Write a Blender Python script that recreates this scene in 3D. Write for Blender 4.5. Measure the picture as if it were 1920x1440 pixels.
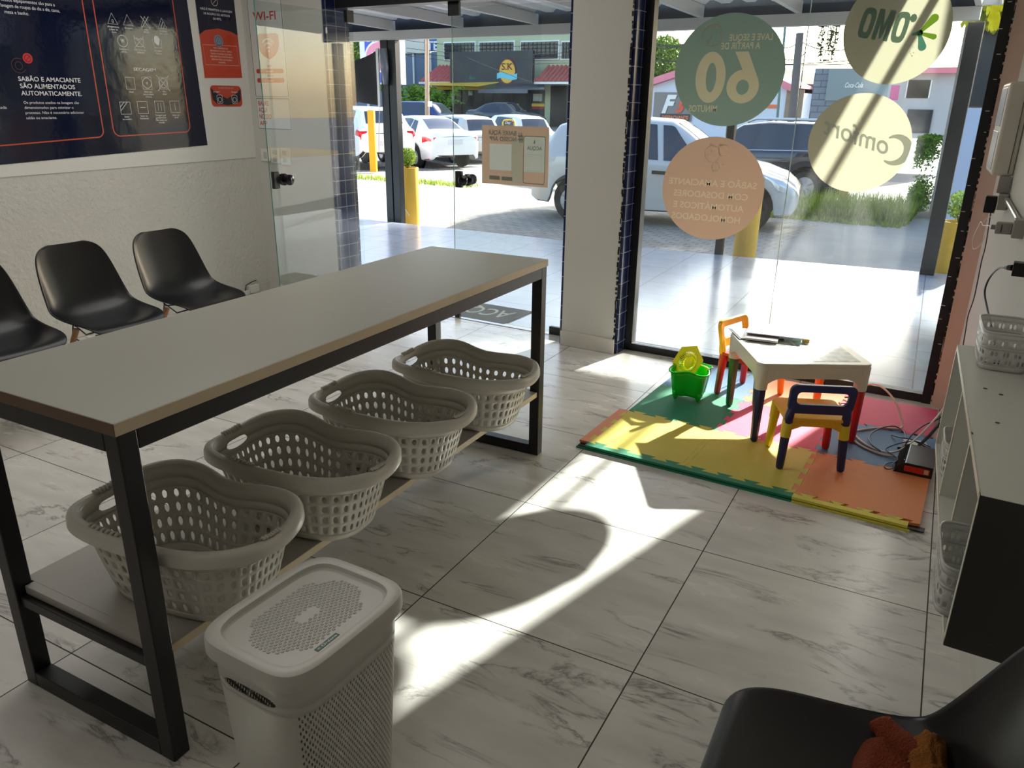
import bpy, math, random
from mathutils import Vector, Matrix
random.seed(7)
S = bpy.context.scene
for o in list(bpy.data.objects): bpy.data.objects.remove(o)

# ------------------------------------------------------------------ camera
CAMP = Vector((1.4187, -2.4823, 1.5705)); FPX = 1450.0
YAW, PITCH, ROLL = -0.54075, 0.35081, 0.013265
_f = Vector((math.sin(YAW)*math.cos(PITCH), math.cos(YAW)*math.cos(PITCH), -math.sin(PITCH)))
_r0 = Vector((math.cos(YAW), -math.sin(YAW), 0)); _u0 = _r0.cross(_f)
_r = math.cos(ROLL)*_r0 + math.sin(ROLL)*_u0; _u = -math.sin(ROLL)*_r0 + math.cos(ROLL)*_u0
cam_data = bpy.data.cameras.new('camera'); cam = bpy.data.objects.new('camera', cam_data)
S.collection.objects.link(cam)
cam.matrix_world = Matrix(((_r.x, _u.x, -_f.x, CAMP.x), (_r.y, _u.y, -_f.y, CAMP.y), (_r.z, _u.z, -_f.z, CAMP.z), (0, 0, 0, 1)))
cam_data.sensor_fit = 'HORIZONTAL'; cam_data.sensor_width = 36.0; cam_data.lens = 36.0*FPX/1920.0
cam_data.clip_start = 0.02; cam_data.clip_end = 400
S.camera = cam
# ------------------------------------------------------------------ sky, sun, exposure
SUNV = Vector((0.43, 1.92, 1.0)).normalized()
wd = bpy.data.worlds.new('sky'); S.world = wd; wd.use_nodes = True
wn = wd.node_tree.nodes; wl = wd.node_tree.links
bgn = wn['Background']; sky = wn.new('ShaderNodeTexSky'); sky.sky_type = 'NISHITA'
sky.sun_disc = False; sky.sun_elevation = math.asin(SUNV.z); sky.sun_rotation = math.atan2(SUNV.x, SUNV.y)
sky.air_density = 1.0; sky.dust_density = 2.2; sky.ozone_density = 1.0
wl.new(sky.outputs[0], bgn.inputs[0]); bgn.inputs[1].default_value = 0.46
sl = bpy.data.lights.new('sun', 'SUN'); sun = bpy.data.objects.new('sun', sl); S.collection.objects.link(sun)
sun.rotation_euler = SUNV.to_track_quat('Z', 'Y').to_euler(); sun.location = (6, 20, 12)
sl.energy = 17; sl.angle = math.radians(0.8); sl.color = (1.0, 0.965, 0.90)
al = bpy.data.lights.new('interior_fill', 'AREA'); alo = bpy.data.objects.new('interior_fill', al); S.collection.objects.link(alo)
alo.location = (-0.9, -2.6, 2.74); al.shape = 'RECTANGLE'; al.size = 3.2; al.size_y = 2.6; al.energy = 8; al.color = (1.0, 0.97, 0.9)  # added soft fill that lifts the whole room, not an actual fitting
al2 = bpy.data.lights.new('interior_fill_front', 'AREA'); alp = bpy.data.objects.new('interior_fill_front', al2); S.collection.objects.link(alp)
alp.location = (-2.1, 0.1, 2.76); al2.shape = 'RECTANGLE'; al2.size = 2.4; al2.size_y = 2.4; al2.energy = 24; al2.color = (1.0, 0.98, 0.95)  # second added fill, brightens the left wall and the front of the room
S.view_settings.view_transform = 'Standard'; S.view_settings.look = 'None'
S.view_settings.exposure = 0.50; S.view_settings.gamma = 1.0; S.view_settings.use_curve_mapping = False

# ------------------------------------------------------------------ materials
def nn(nt, t, **k):
    n = nt.nodes.new(t)
    for a, b in k.items(): setattr(n, a, b)
    return n
def lin(c):
    f = lambda v: v/12.92 if v <= 0.04045 else ((v+0.055)/1.055)**2.4
    return tuple(f(x/255.0) for x in c) + (1.0,)
def M(name, rgb, rough=0.5, metal=0.0, var=0.06, vscale=6.0, bump=0.0, bscale=60.0, coat=0.0, spec=0.5, trans=0.0, emis=0.0):
    """principled material; colour varies a little with procedural noise"""
    m = bpy.data.materials.new(name); m.use_nodes = True; nt = m.node_tree
    b = nt.nodes['Principled BSDF']
    b.inputs['Roughness'].default_value = rough; b.inputs['Metallic'].default_value = metal
    b.inputs['Coat Weight'].default_value = coat; b.inputs['Specular IOR Level'].default_value = spec
    b.inputs['Transmission Weight'].default_value = trans
    tc = nn(nt, 'ShaderNodeTexCoord'); no = nn(nt, 'ShaderNodeTexNoise'); no.inputs['Scale'].default_value = vscale
    no.inputs['Detail'].default_value = 4
    nt.links.new(tc.outputs['Object'], no.inputs['Vector'])
    mx = nn(nt, 'ShaderNodeMix', data_type='RGBA'); c = lin(rgb)
    mx.inputs['A'].default_value = tuple(max(0, v*(1-var)) for v in c[:3])+(1,)
    mx.inputs['B'].default_value = tuple(min(1, v*(1+var)) for v in c[:3])+(1,)
    nt.links.new(no.outputs['Fac'], mx.inputs['Factor']); nt.links.new(mx.outputs['Result'], b.inputs['Base Color'])
    if bump > 0:
        n2 = nn(nt, 'ShaderNodeTexNoise'); n2.inputs['Scale'].default_value = bscale; n2.inputs['Detail'].default_value = 5
        nt.links.new(tc.outputs['Object'], n2.inputs['Vector'])
        bp = nn(nt, 'ShaderNodeBump'); bp.inputs['Strength'].default_value = bump; bp.inputs['Distance'].default_value = 0.01
        nt.links.new(n2.outputs['Fac'], bp.inputs['Height']); nt.links.new(bp.outputs[0], b.inputs['Normal'])
    if emis > 0:
        nt.links.new(mx.outputs['Result'], b.inputs['Emission Color']); b.inputs['Emission Strength'].default_value = emis
    return m
def math_node(nt, op, a, b=None, c=None):
    n = nn(nt, 'ShaderNodeMath', operation=op)
    for i, v in enumerate((a, b, c)):
        if v is None: continue
        if isinstance(v, (int, float)): n.inputs[i].default_value = v
        else: nt.links.new(v, n.inputs[i])
    return n.outputs[0]
def ramp(nt, fac, stops):
    r = nn(nt, 'ShaderNodeValToRGB'); e = r.color_ramp.elements
    while len(e) < len(stops): e.new(0.5)
    for q, (p, c) in zip(e, stops): q.position = p; q.color = c if len(c) == 4 else c+(1,)
    nt.links.new(fac, r.inputs[0]); return r.outputs[0]
def mixc(nt, fac, a, b, blend='MIX'):
    n = nn(nt, 'ShaderNodeMix', data_type='RGBA', blend_type=blend)
    for k, v in (('Factor', fac), ('A', a), ('B', b)):
        if isinstance(v, (int, float)): n.inputs[k].default_value = v
        elif isinstance(v, tuple): n.inputs[k].default_value = v
        else: nt.links.new(v, n.inputs[k])
    return n.outputs['Result']

# marble-look porcelain floor: 75 cm tiles whose grid is turned 2.7 degrees against the room
TH = 0.047
def floor_material():
    m = bpy.data.materials.new('marble_porcelain'); m.use_nodes = True; nt = m.node_tree; b = nt.nodes['Principled BSDF']
    tc = nn(nt, 'ShaderNodeTexCoord'); mp = nn(nt, 'ShaderNodeMapping'); mp.vector_type = 'POINT'
    mp.inputs['Rotation'].default_value = (0, 0, -TH)
    nt.links.new(tc.outputs['Object'], mp.inputs[0])
    sc = nn(nt, 'ShaderNodeVectorMath', operation='SCALE'); sc.inputs[3].default_value = 1/0.75; nt.links.new(mp.outputs[0], sc.inputs[0])
    sx = nn(nt, 'ShaderNodeSeparateXYZ'); nt.links.new(sc.outputs[0], sx.inputs[0])
    w = 0.0028
    jx = math_node(nt, 'LESS_THAN', math_node(nt, 'PINGPONG', sx.outputs[0], 0.5), w)
    jy = math_node(nt, 'LESS_THAN', math_node(nt, 'PINGPONG', sx.outputs[1], 0.5), w)
    joint = math_node(nt, 'MAXIMUM', jx, jy)
    cell = nn(nt, 'ShaderNodeVectorMath', operation='FLOOR'); nt.links.new(sc.outputs[0], cell.inputs[0])
    wn_ = nn(nt, 'ShaderNodeTexWhiteNoise'); nt.links.new(cell.outputs[0], wn_.inputs[0])
    off = nn(nt, 'ShaderNodeVectorMath', operation='MULTIPLY_ADD'); nt.links.new(wn_.outputs['Color'], off.inputs[0])
    off.inputs[1].default_value = (9, 9, 9); nt.links.new(sc.outputs[0], off.inputs[2])
    st = nn(nt, 'ShaderNodeMapping'); st.inputs['Rotation'].default_value = (0, 0, math.radians(-62)); st.inputs['Scale'].default_value = (0.9, 3.4, 1)
    nt.links.new(off.outputs[0], st.inputs[0])
    n1 = nn(nt, 'ShaderNodeTexNoise'); n1.inputs['Scale'].default_value = 1.35; n1.inputs['Detail'].default_value = 9; n1.inputs['Roughness'].default_value = 0.6; n1.inputs['Distortion'].default_value = 0.7
    nt.links.new(st.outputs[0], n1.inputs[0])
    ridge = math_node(nt, 'ABSOLUTE', math_node(nt, 'SUBTRACT', n1.outputs['Fac'], 0.5))
    thin = ramp(nt, ridge, [(0.0, (1, 1, 1)), (0.008, (0.5, 0.5, 0.5)), (0.03, (0, 0, 0))])
    n2 = nn(nt, 'ShaderNodeTexNoise'); n2.inputs['Scale'].default_value = 2.3; n2.inputs['Detail'].default_value = 3
    nt.links.new(st.outputs[0], n2.inputs[0])
    gate = ramp(nt, n2.outputs['Fac'], [(0.47, (0, 0, 0)), (0.6, (1, 1, 1))])
    vein = math_node(nt, 'MULTIPLY', thin, gate)
    n3 = nn(nt, 'ShaderNodeTexNoise'); n3.inputs['Scale'].default_value = 2.0; n3.inputs['Detail'].default_value = 6; nt.links.new(st.outputs[0], n3.inputs[0])
    base = ramp(nt, n3.outputs['Fac'], [(0.3, lin((199, 196, 190))), (0.6, lin((216, 213, 207))), (0.75, lin((205, 202, 197)))])
    c1 = mixc(nt, math_node(nt, 'MULTIPLY', vein, 0.75), base, lin((105, 100, 98)))
    c2 = mixc(nt, joint, c1, lin((62, 55, 48)))
    nt.links.new(c2, b.inputs['Base Color'])
    rr = math_node(nt, 'MULTIPLY_ADD', n3.outputs['Fac'], 0.12, 0.2)
    nt.links.new(math_node(nt, 'MAXIMUM', rr, math_node(nt, 'MULTIPLY', joint, 0.8)), b.inputs['Roughness'])
    b.inputs['Specular IOR Level'].default_value = 0.45
    return m
def tiles_material(name, rgb, rot, bw, bh, mortar, mcol, rough=0.35, off=0.5, var=0.06, axes=None, bump=0.15, squash=1.0, loc=(0, 0, 0)):
    m = bpy.data.materials.new(name); m.use_nodes = True; nt = m.node_tree; b = nt.nodes['Principled BSDF']
    tc = nn(nt, 'ShaderNodeTexCoord'); src = tc.outputs['Object']
    if axes:
        sp = nn(nt, 'ShaderNodeSeparateXYZ'); nt.links.new(src, sp.inputs[0]); cb = nn(nt, 'ShaderNodeCombineXYZ')
        for i, a in enumerate(axes): nt.links.new(sp.outputs[a], cb.inputs[i])
        src = cb.outputs[0]
    mp = nn(nt, 'ShaderNodeMapping'); mp.inputs['Rotation'].default_value = (0, 0, rot); mp.inputs['Location'].default_value = loc; nt.links.new(src, mp.inputs[0])
    br = nn(nt, 'ShaderNodeTexBrick'); br.offset = off; br.inputs['Scale'].default_value = 1.0
    br.inputs['Brick Width'].default_value = bw; br.inputs['Row Height'].default_value = bh; br.inputs['Mortar Size'].default_value = mortar; br.inputs['Mortar Smooth'].default_value = 0.1
    c = lin(rgb)
    br.inputs['Color1'].default_value = tuple(v*(1-var) for v in c[:3])+(1,); br.inputs['Color2'].default_value = tuple(min(1, v*(1+var)) for v in c[:3])+(1,)
    br.inputs['Mortar'].default_value = lin(mcol); nt.links.new(mp.outputs[0], br.inputs[0])
    no = nn(nt, 'ShaderNodeTexNoise'); no.inputs['Scale'].default_value = 5; no.inputs['Detail'].default_value = 6; nt.links.new(src, no.inputs[0])
    col = mixc(nt, 0.35, br.outputs['Color'], ramp(nt, no.outputs['Fac'], [(0.3, (0.62, 0.62, 0.62)), (0.7, (1, 1, 1))]), 'MULTIPLY')
    nt.links.new(col, b.inputs['Base Color']); b.inputs['Roughness'].default_value = rough
    bp = nn(nt, 'ShaderNodeBump'); bp.inputs['Strength'].default_value = bump; bp.inputs['Distance'].default_value = 0.01; bp.invert = True
    nt.links.new(br.outputs['Fac'], bp.inputs['Height']); nt.links.new(bp.outputs[0], b.inputs['Normal'])
    return m
def glass_material(name, tint=(0.93, 0.96, 0.95), dust=0.015, dscale=3.0):
    """thin pane: clear transmission, fresnel reflection, a little dust"""
    m = bpy.data.materials.new(name); m.use_nodes = True; nt = m.node_tree; nt.nodes.remove(nt.nodes['Principled BSDF'])
    out = nt.nodes['Material Output']; tr = nn(nt, 'ShaderNodeBsdfTransparent'); tr.inputs[0].default_value = tint+(1,)
    gl = nn(nt, 'ShaderNodeBsdfGlossy'); gl.inputs['Roughness'].default_value = 0.0
    ge = nn(nt, 'ShaderNodeNewGeometry'); dt = nn(nt, 'ShaderNodeVectorMath', operation='DOT_PRODUCT'); nt.links.new(ge.outputs['Incoming'], dt.inputs[0]); nt.links.new(ge.outputs['Normal'], dt.inputs[1])
    sch = math_node(nt, 'MULTIPLY_ADD', math_node(nt, 'POWER', math_node(nt, 'SUBTRACT', 1.0, math_node(nt, 'ABSOLUTE', dt.outputs['Value'])), 5.0), 0.96, 0.045)
    mx = nn(nt, 'ShaderNodeMixShader'); nt.links.new(sch, mx.inputs[0]); nt.links.new(tr.outputs[0], mx.inputs[1]); nt.links.new(gl.outputs[0], mx.inputs[2])
    di = nn(nt, 'ShaderNodeBsdfTranslucent'); di.inputs[0].default_value = (0.9, 0.9, 0.88, 1)
    tc = nn(nt, 'ShaderNodeTexCoord'); no = nn(nt, 'ShaderNodeTexNoise'); no.inputs['Scale'].default_value = dscale; no.inputs['Detail'].default_value = 8; no.inputs['Distortion'].default_value = 1.5
    nt.links.new(tc.outputs['Object'], no.inputs[0])
    r = ramp(nt, no.outputs['Fac'], [(0.35, (dust*0.4,)*3), (0.75, (dust*2.2,)*3)])
    m2 = nn(nt, 'ShaderNodeMixShader'); nt.links.new(r, m2.inputs[0]); nt.links.new(mx.outputs[0], m2.inputs[1]); nt.links.new(di.outputs[0], m2.inputs[2])
    nt.links.new(m2.outputs[0], out.inputs[0]); return m
def vinyl(name, rgb, tl=0.5):
    """film stuck on glass, seen against the daylight: part diffuse, part translucent"""
    m = bpy.data.materials.new(name); m.use_nodes = True; nt = m.node_tree; nt.nodes.remove(nt.nodes['Principled BSDF'])
    out = nt.nodes['Material Output']; di = nn(nt, 'ShaderNodeBsdfDiffuse'); tr = nn(nt, 'ShaderNodeBsdfTranslucent')
    tc = nn(nt, 'ShaderNodeTexCoord'); no = nn(nt, 'ShaderNodeTexNoise'); no.inputs['Scale'].default_value = 3; nt.links.new(tc.outputs['Object'], no.inputs[0])
    c = lin(rgb); col = mixc(nt, no.outputs['Fac'], tuple(v*0.96 for v in c[:3])+(1,), tuple(min(1, v*1.04) for v in c[:3])+(1,))
    nt.links.new(col, di.inputs[0]); nt.links.new(col, tr.inputs[0])
    mx = nn(nt, 'ShaderNodeMixShader'); mx.inputs[0].default_value = tl; nt.links.new(di.outputs[0], mx.inputs[1]); nt.links.new(tr.outputs[0], mx.inputs[2])
    nt.links.new(mx.outputs[0], out.inputs[0]); return m
def leaf_material(name, a, b_):
    m = bpy.data.materials.new(name); m.use_nodes = True; nt = m.node_tree; nt.nodes.remove(nt.nodes['Principled BSDF'])
    out = nt.nodes['Material Output']; di = nn(nt, 'ShaderNodeBsdfDiffuse'); tr = nn(nt, 'ShaderNodeBsdfTranslucent')
    tc = nn(nt, 'ShaderNodeTexCoord'); no = nn(nt, 'ShaderNodeTexNoise'); no.inputs['Scale'].default_value = 9; nt.links.new(tc.outputs['Object'], no.inputs[0])
    col = ramp(nt, no.outputs['Fac'], [(0.35, lin(a)), (0.65, lin(b_))])
    nt.links.new(col, di.inputs[0]); nt.links.new(col, tr.inputs[0])
    mx = nn(nt, 'ShaderNodeMixShader'); mx.inputs[0].default_value = 0.4; nt.links.new(di.outputs[0], mx.inputs[1]); nt.links.new(tr.outputs[0], mx.inputs[2])
    nt.links.new(mx.outputs[0], out.inputs[0]); return m

# ------------------------------------------------------------------ mesh helpers
def V(*a): return Vector(a)
class MB:
    def __init__(s): s.v = []; s.f = []
    def add(s, vs, fs):
        k = len(s.v); s.v += [tuple(x) for x in vs]; s.f += [tuple(i+k for i in f) for f in fs]; return s
    def box(s, c, d, R=None):
        x, y, z = d[0]/2, d[1]/2, d[2]/2; c = Vector(c)
        vs = [Vector((i*x, j*y, k*z)) for k in (-1, 1) for j in (-1, 1) for i in (-1, 1)]
        if R is not None: vs = [R @ q for q in vs]
        return s.add([c+q for q in vs], [(0, 2, 3, 1), (4, 5, 7, 6), (0, 1, 5, 4), (2, 6, 7, 3), (0, 4, 6, 2), (1, 3, 7, 5)])
    def bx(s, a, b):
        a = Vector(a); b = Vector(b); return s.box((a+b)/2, [abs(q) for q in (b-a)])
    def hexa(s, p):      # 8 corners: bottom ring then top ring
        return s.add(p, [(0, 3, 2, 1), (4, 5, 6, 7), (0, 1, 5, 4), (1, 2, 6, 5), (2, 3, 7, 6), (3, 0, 4, 7)])
    def cyl(s, p0, p1, r0, r1=None, n=12, caps=True):
        r1 = r0 if r1 is None else r1; p0 = Vector(p0); p1 = Vector(p1); d = (p1-p0).normalized()
        a = d.orthogonal().normalized(); b = d.cross(a)
        vs = []
        for p, r in ((p0, r0), (p1, r1)):
            for i in range(n):
                t = 2*math.pi*i/n; vs.append(p+r*(math.cos(t)*a+math.sin(t)*b))
        fs = [(i, (i+1) % n, n+(i+1) % n, n+i) for i in range(n)]
        if caps: fs += [tuple(range(n-1, -1, -1)), tuple(range(n, 2*n))]
        return s.add(vs, fs)
    def tube(s, pts, r, n=8, closed=False, caps=True, rs=None, flat=1.0):
        pts = [Vector(p) for p in pts]; m = len(pts); vs = []; prev = None
        for i, p in enumerate(pts):
            if closed: t = pts[(i+1) % m]-pts[i-1]
            else: t = pts[min(i+1, m-1)]-pts[max(i-1, 0)]
            t.normalize()
            a = t.orthogonal() if prev is None else prev-prev.dot(t)*t
            a.normalize(); prev = a; b = t.cross(a); rr = rs[i] if rs else r
            for k in range(n):
                q = 2*math.pi*k/n; vs.append(p+rr*(math.cos(q)*a+flat*math.sin(q)*b))
        fs = []
        for i in range(m if closed else m-1):
            j = (i+1) % m
            for k in range(n): fs.append((i*n+k, i*n+(k+1) % n, j*n+(k+1) % n, j*n+k))
        if caps and not closed: fs += [tuple(range(n-1, -1, -1)), tuple(range((m-1)*n, m*n))]
        return s.add(vs, fs)
    def lathe(s, c, prof, n=24, ax=None):
        c = Vector(c); vs = []; fs = []; m = len(prof)
        for (r, z) in prof:
            for k in range(n):
                t = 2*math.pi*k/n; q = Vector((r*math.cos(t), r*math.sin(t), z))
                if ax is not None: q = ax @ q
                vs.append(c+q)
        for i in range(m-1):
            for k in range(n): fs.append((i*n+k, i*n+(k+1) % n, (i+1)*n+(k+1) % n, (i+1)*n+k))
        if prof[0][0] > 1e-6: fs.append(tuple(range(n-1, -1, -1)))
        if prof[-1][0] > 1e-6: fs.append(tuple(range((m-1)*n, m*n)))
        return s.add(vs, fs)
    def prism(s, poly, O, U, W_, N, h):     # poly in (u,w), extruded by h along N
        O = Vector(O); U = Vector(U); W_ = Vector(W_); N = Vector(N); n = len(poly)
        b = [O+U*a+W_*c for a, c in poly]; t = [q+N*h for q in b]
        return s.add(b+t, [tuple(range(n-1, -1, -1)), tuple(range(n, 2*n))]+[(i, (i+1) % n, n+(i+1) % n, n+i) for i in range(n)])
    def flat(s, poly, O, U, W_):
        O = Vector(O); U = Vector(U); W_ = Vector(W_)
        return s.add([O+U*a+W_*c for a, c in poly], [tuple(range(len(poly)))])
    def grid(s, fn, nu, nv, cu=False, cv=False, skip=None):
        U_ = nu if cu else nu+1; V_ = nv if cv else nv+1
        vs = [fn(i/nu, j/nv) for j in range(V_) for i in range(U_)]; fs = []
        for j in range(nv):
            for i in range(nu):
                if skip and skip(i, j): continue
                fs.append((j*U_+i, j*U_+(i+1) % U_, ((j+1) % V_)*U_+(i+1) % U_, ((j+1) % V_)*U_+i))
        return s.add(vs, fs)
    def perf(s, fn, us, vs_, hu=0.5, hv=0.6, cu=False, solid=None, q=3.0):
        """surface fn(u,v) over grid lines us, vs_, a rounded hole in every cell unless solid(i,j)"""
        nu = len(us)-1; nv = len(vs_)-1; U_ = nu if cu else nu+1
        k0 = len(s.v); s.v += [tuple(fn(us[i], vs_[j])) for j in range(nv+1) for i in range(U_)]
        for j in range(nv):
            for i in range(nu):
                i1 = (i+1) % U_ if cu else i+1
                c = [k0+j*U_+i, k0+j*U_+i1, k0+(j+1)*U_+i1, k0+(j+1)*U_+i]
                if solid and solid(i, j): s.f.append(tuple(c)); continue
                uc = (us[i]+us[i+1])/2; vc = (vs_[j]+vs_[j+1])/2; du = (us[i+1]-us[i])/2*hu; dv = (vs_[j+1]-vs_[j])/2*hv
                k = len(s.v); ring = []
                for a in range(8):
                    t = math.radians(-112.5+45*a); x = math.cos(t); y = math.sin(t)
                    g = (abs(x)**q+abs(y)**q)**(-1/q); ring.append(k+a); s.v.append(tuple(fn(uc+du*x*g, vc+dv*y*g)))
                r = ring
                s.f += [(c[0], c[1], r[1], r[0]), (c[1], r[2], r[1]), (c[1], c[2], r[3], r[2]), (c[2], r[4], r[3]),
                        (c[2], c[3], r[5], r[4]), (c[3], r[6], r[5]), (c[3], c[0], r[7], r[6]), (c[0], r[0], r[7])]
        return s
    def build(s, name, mat, parent=None, smooth=False, bevel=0, sub=0, solid=0, segs=2, weld=False, off=-1.0, auto=None):
        me = bpy.data.meshes.new(name); me.from_pydata(s.v, [], s.f); me.update()
        o = bpy.data.objects.new(name, me); S.collection.objects.link(o)
        if mat: me.materials.append(mat)
        if smooth or auto:
            for p in me.polygons: p.use_smooth = True
        if auto:
            try: me.set_sharp_from_angle(angle=math.radians(auto))
            except Exception: pass
        if weld: w = o.modifiers.new('w', 'WELD'); w.merge_threshold = 0.0004
        if bevel: b = o.modifiers.new('b', 'BEVEL'); b.width = bevel; b.segments = segs; b.limit_method = 'ANGLE'; b.angle_limit = math.radians(35)
        if sub: q = o.modifiers.new('s', 'SUBSURF'); q.levels = sub; q.render_levels = sub
        if solid: q = o.modifiers.new('so', 'SOLIDIFY'); q.thickness = solid; q.offset = off
        if parent is not None: adopt(o, parent)
        return o
def mtx(o): return Matrix.Translation(o.location) @ o.rotation_euler.to_matrix().to_4x4()
def adopt(o, parent):
    """vertices were written in the frame of the thing (local) unless the thing is flagged as built in room coordinates"""
    o.parent = parent
    r = parent
    while r.parent is not None: r = r.parent
    if r.get('_w') and parent.parent is None: o.matrix_parent_inverse = mtx(parent).inverted()
def tag(o, label=None, cat=None, group=None, kind=None):
    for k, v in (('label', label), ('category', cat), ('group', group), ('kind', kind)):
        if v: o[k] = v
    return o
def thing(name, label, cat, loc=(0, 0, 0), rz=0, group=None, world=True):
    o = bpy.data.objects.new(name, None); S.collection.objects.link(o); o.empty_display_size = 0.1
    o.location = loc; o.rotation_euler = (0, 0, rz)
    if world: o['_w'] = 1
    return tag(o, label, cat, group)
def struct(name, mb, mat, **k): return tag(mb.build(name, mat, **k), kind='structure')
def kids(o): return [c for c in bpy.data.objects if c.parent == o]
def dup(root, loc, rz, label, group=None):
    r = root.copy(); S.collection.objects.link(r); r.location = loc; r.rotation_euler = (0, 0, rz); r['label'] = label
    if group: r['group'] = group
    for ch in kids(root):
        c = ch.copy(); S.collection.objects.link(c); c.parent = r
        for g in kids(ch):
            d = g.copy(); S.collection.objects.link(d); d.parent = c
    return r
def text_mb(txt, O, U, W_, height=None, width=None, bold=0.0, align='L', shear=0.0, spacing=1.0, line=1.0, thick=0.0):
    """lettering as flat mesh on the plane O + x*U + y*W_; height = cap height, width = width it is fitted to"""
    cu = bpy.data.curves.new('t', 'FONT'); cu.body = txt; cu.size = 1.0; cu.offset = bold; cu.shear = shear; cu.resolution_u = 3
    cu.extrude = 0.01 if thick else 0.0; cu.space_character = spacing; cu.space_line = line; cu.align_x = {'L': 'LEFT', 'C': 'CENTER', 'R': 'RIGHT'}[align]
    ob = bpy.data.objects.new('t', cu); S.collection.objects.link(ob)
    dg = bpy.context.evaluated_depsgraph_get(); me = ob.evaluated_get(dg).to_mesh()
    vs = [v.co.copy() for v in me.vertices]; fs = [tuple(p.vertices) for p in me.polygons]
    ob.evaluated_get(dg).to_mesh_clear(); S.collection.objects.unlink(ob); bpy.data.objects.remove(ob); bpy.data.curves.remove(cu)
    b = MB()
    if not vs: return b
    x0 = min(v.x for v in vs); x1 = max(v.x for v in vs)
    sy = (height/0.7) if height else None; sx = (width/(x1-x0)) if width else None
    sx = sx or sy; sy = sy or sx; O = Vector(O); U = Vector(U); W_ = Vector(W_)
    N_ = U.cross(W_).normalized(); b.add([O+U*((v.x)*sx)+W_*(v.y*sy)+N_*(v.z*100*thick) for v in vs], fs); return b
def lettered_film(poly, y, letters, name, mat, parent):
    """film (convex x,z outline on plane y) with letter-shaped openings; letters = meshes lying on that plane"""
    from mathutils.geometry import delaunay_2d_cdt
    from mathutils.bvhtree import BVHTree
    pts = [Vector(p) for p in poly]; ed = [(i, (i+1) % len(poly)) for i in range(len(poly))]; tv, tf = [], []
    for m_ in letters:
        cnt = {}; remap = {}; key = {}
        for i, v in enumerate(m_.v):
            k_ = (round(v[0], 6), round(v[2], 6))
            if k_ not in key: key[k_] = len(pts); pts.append(Vector((v[0], v[2])))
            remap[i] = key[k_]
        for f in m_.f:
            q = [remap[i] for i in f]
            for a, b_ in zip(q, q[1:]+q[:1]):
                e = (min(a, b_), max(a, b_)); cnt[e] = cnt.get(e, 0)+1
        ed += [e for e, n_ in cnt.items() if n_ == 1 and e[0] != e[1]]
        k0 = len(tv); tv += [Vector((v[0], v[2], 0)) for v in m_.v]; tf += [[i+k0 for i in f] for f in m_.f]
    vs, _, fs, _, _, _ = delaunay_2d_cdt(pts, ed, [], 0, 1e-6)
    tree = BVHTree.FromPolygons(tv, tf, epsilon=0.0); keep = []
    for f in fs:
        c = sum((vs[i] for i in f), Vector((0, 0)))/len(f)
        if tree.ray_cast(Vector((c.x, c.y, 1)), Vector((0, 0, -1)))[0] is None: keep.append(tuple(f))
    return MB().add([(v.x, y, v.y) for v in vs], keep).build(name, mat, parent)
def cut_film(poly, y, cutters, name, mat, parent):
    """flat film (x,z polygon on the plane y) with the outlines of solid cutters removed; the cutters are thrown away"""
    import bmesh
    def mk(v, f):
        me = bpy.data.meshes.new('c'); me.from_pydata(v, [], f); bm = bmesh.new(); bm.from_mesh(me); bmesh.ops.remove_doubles(bm, verts=bm.verts, dist=1e-6); bmesh.ops.recalc_face_normals(bm, faces=bm.faces); bm.to_mesh(me); bm.free()
        o = bpy.data.objects.new('c', me); S.collection.objects.link(o); return o
    base = MB().prism(poly, (0, y-0.001, 0), (1, 0, 0), (0, 0, 1), (0, 1, 0), 0.002); bo_ = mk(base.v, base.f)
    cs_ = [mk(c.v, c.f) for c in cutters]
    for c in cs_: m_ = bo_.modifiers.new('b', 'BOOLEAN'); m_.operation = 'DIFFERENCE'; m_.solver = 'EXACT'; m_.object = c
    dg_ = bpy.context.evaluated_depsgraph_get(); ev = bo_.evaluated_get(dg_); me = ev.to_mesh(); out = MB()
    vs = [tuple(v.co) for v in me.vertices]; fs = [tuple(p.vertices) for p in me.polygons if p.normal.y < -0.9 and me.vertices[p.vertices[0]].co.y < y-0.0005]
    out.add([(a, y, c) for a, b_, c in vs], fs); ev.to_mesh_clear()
    for o in cs_+[bo_]: bpy.data.objects.remove(o)
    return out.build(name, mat, parent)
def at(px, py, Y):
    """survey helper: where the sight line through a photo point meets the facade plane y = Y"""
    d = _f + _r*((px-960)/FPX) - _u*((py-720)/FPX); t = (Y-CAMP.y)/d.y; return CAMP+d*t
def rrect(w, h, r, n=5):
    out = []
    for cx, cy, a in ((w/2-r, h/2-r, 0), (-w/2+r, h/2-r, 90), (-w/2+r, -h/2+r, 180), (w/2-r, -h/2+r, 270)):
        for i in range(n+1):
            t = math.radians(a+90*i/n); out.append((cx+r*math.cos(t), cy+r*math.sin(t)))
    return out
def ring_poly(outer, inner):  # two same-length loops -> list of quads (u,w)
    n = len(outer); return [(outer[i], outer[(i+1) % n], inner[(i+1) % n], inner[i]) for i in range(n)]
def circle(r, n=48): return [(r*math.cos(2*math.pi*i/n), r*math.sin(2*math.pi*i/n)) for i in range(n)]
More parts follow.
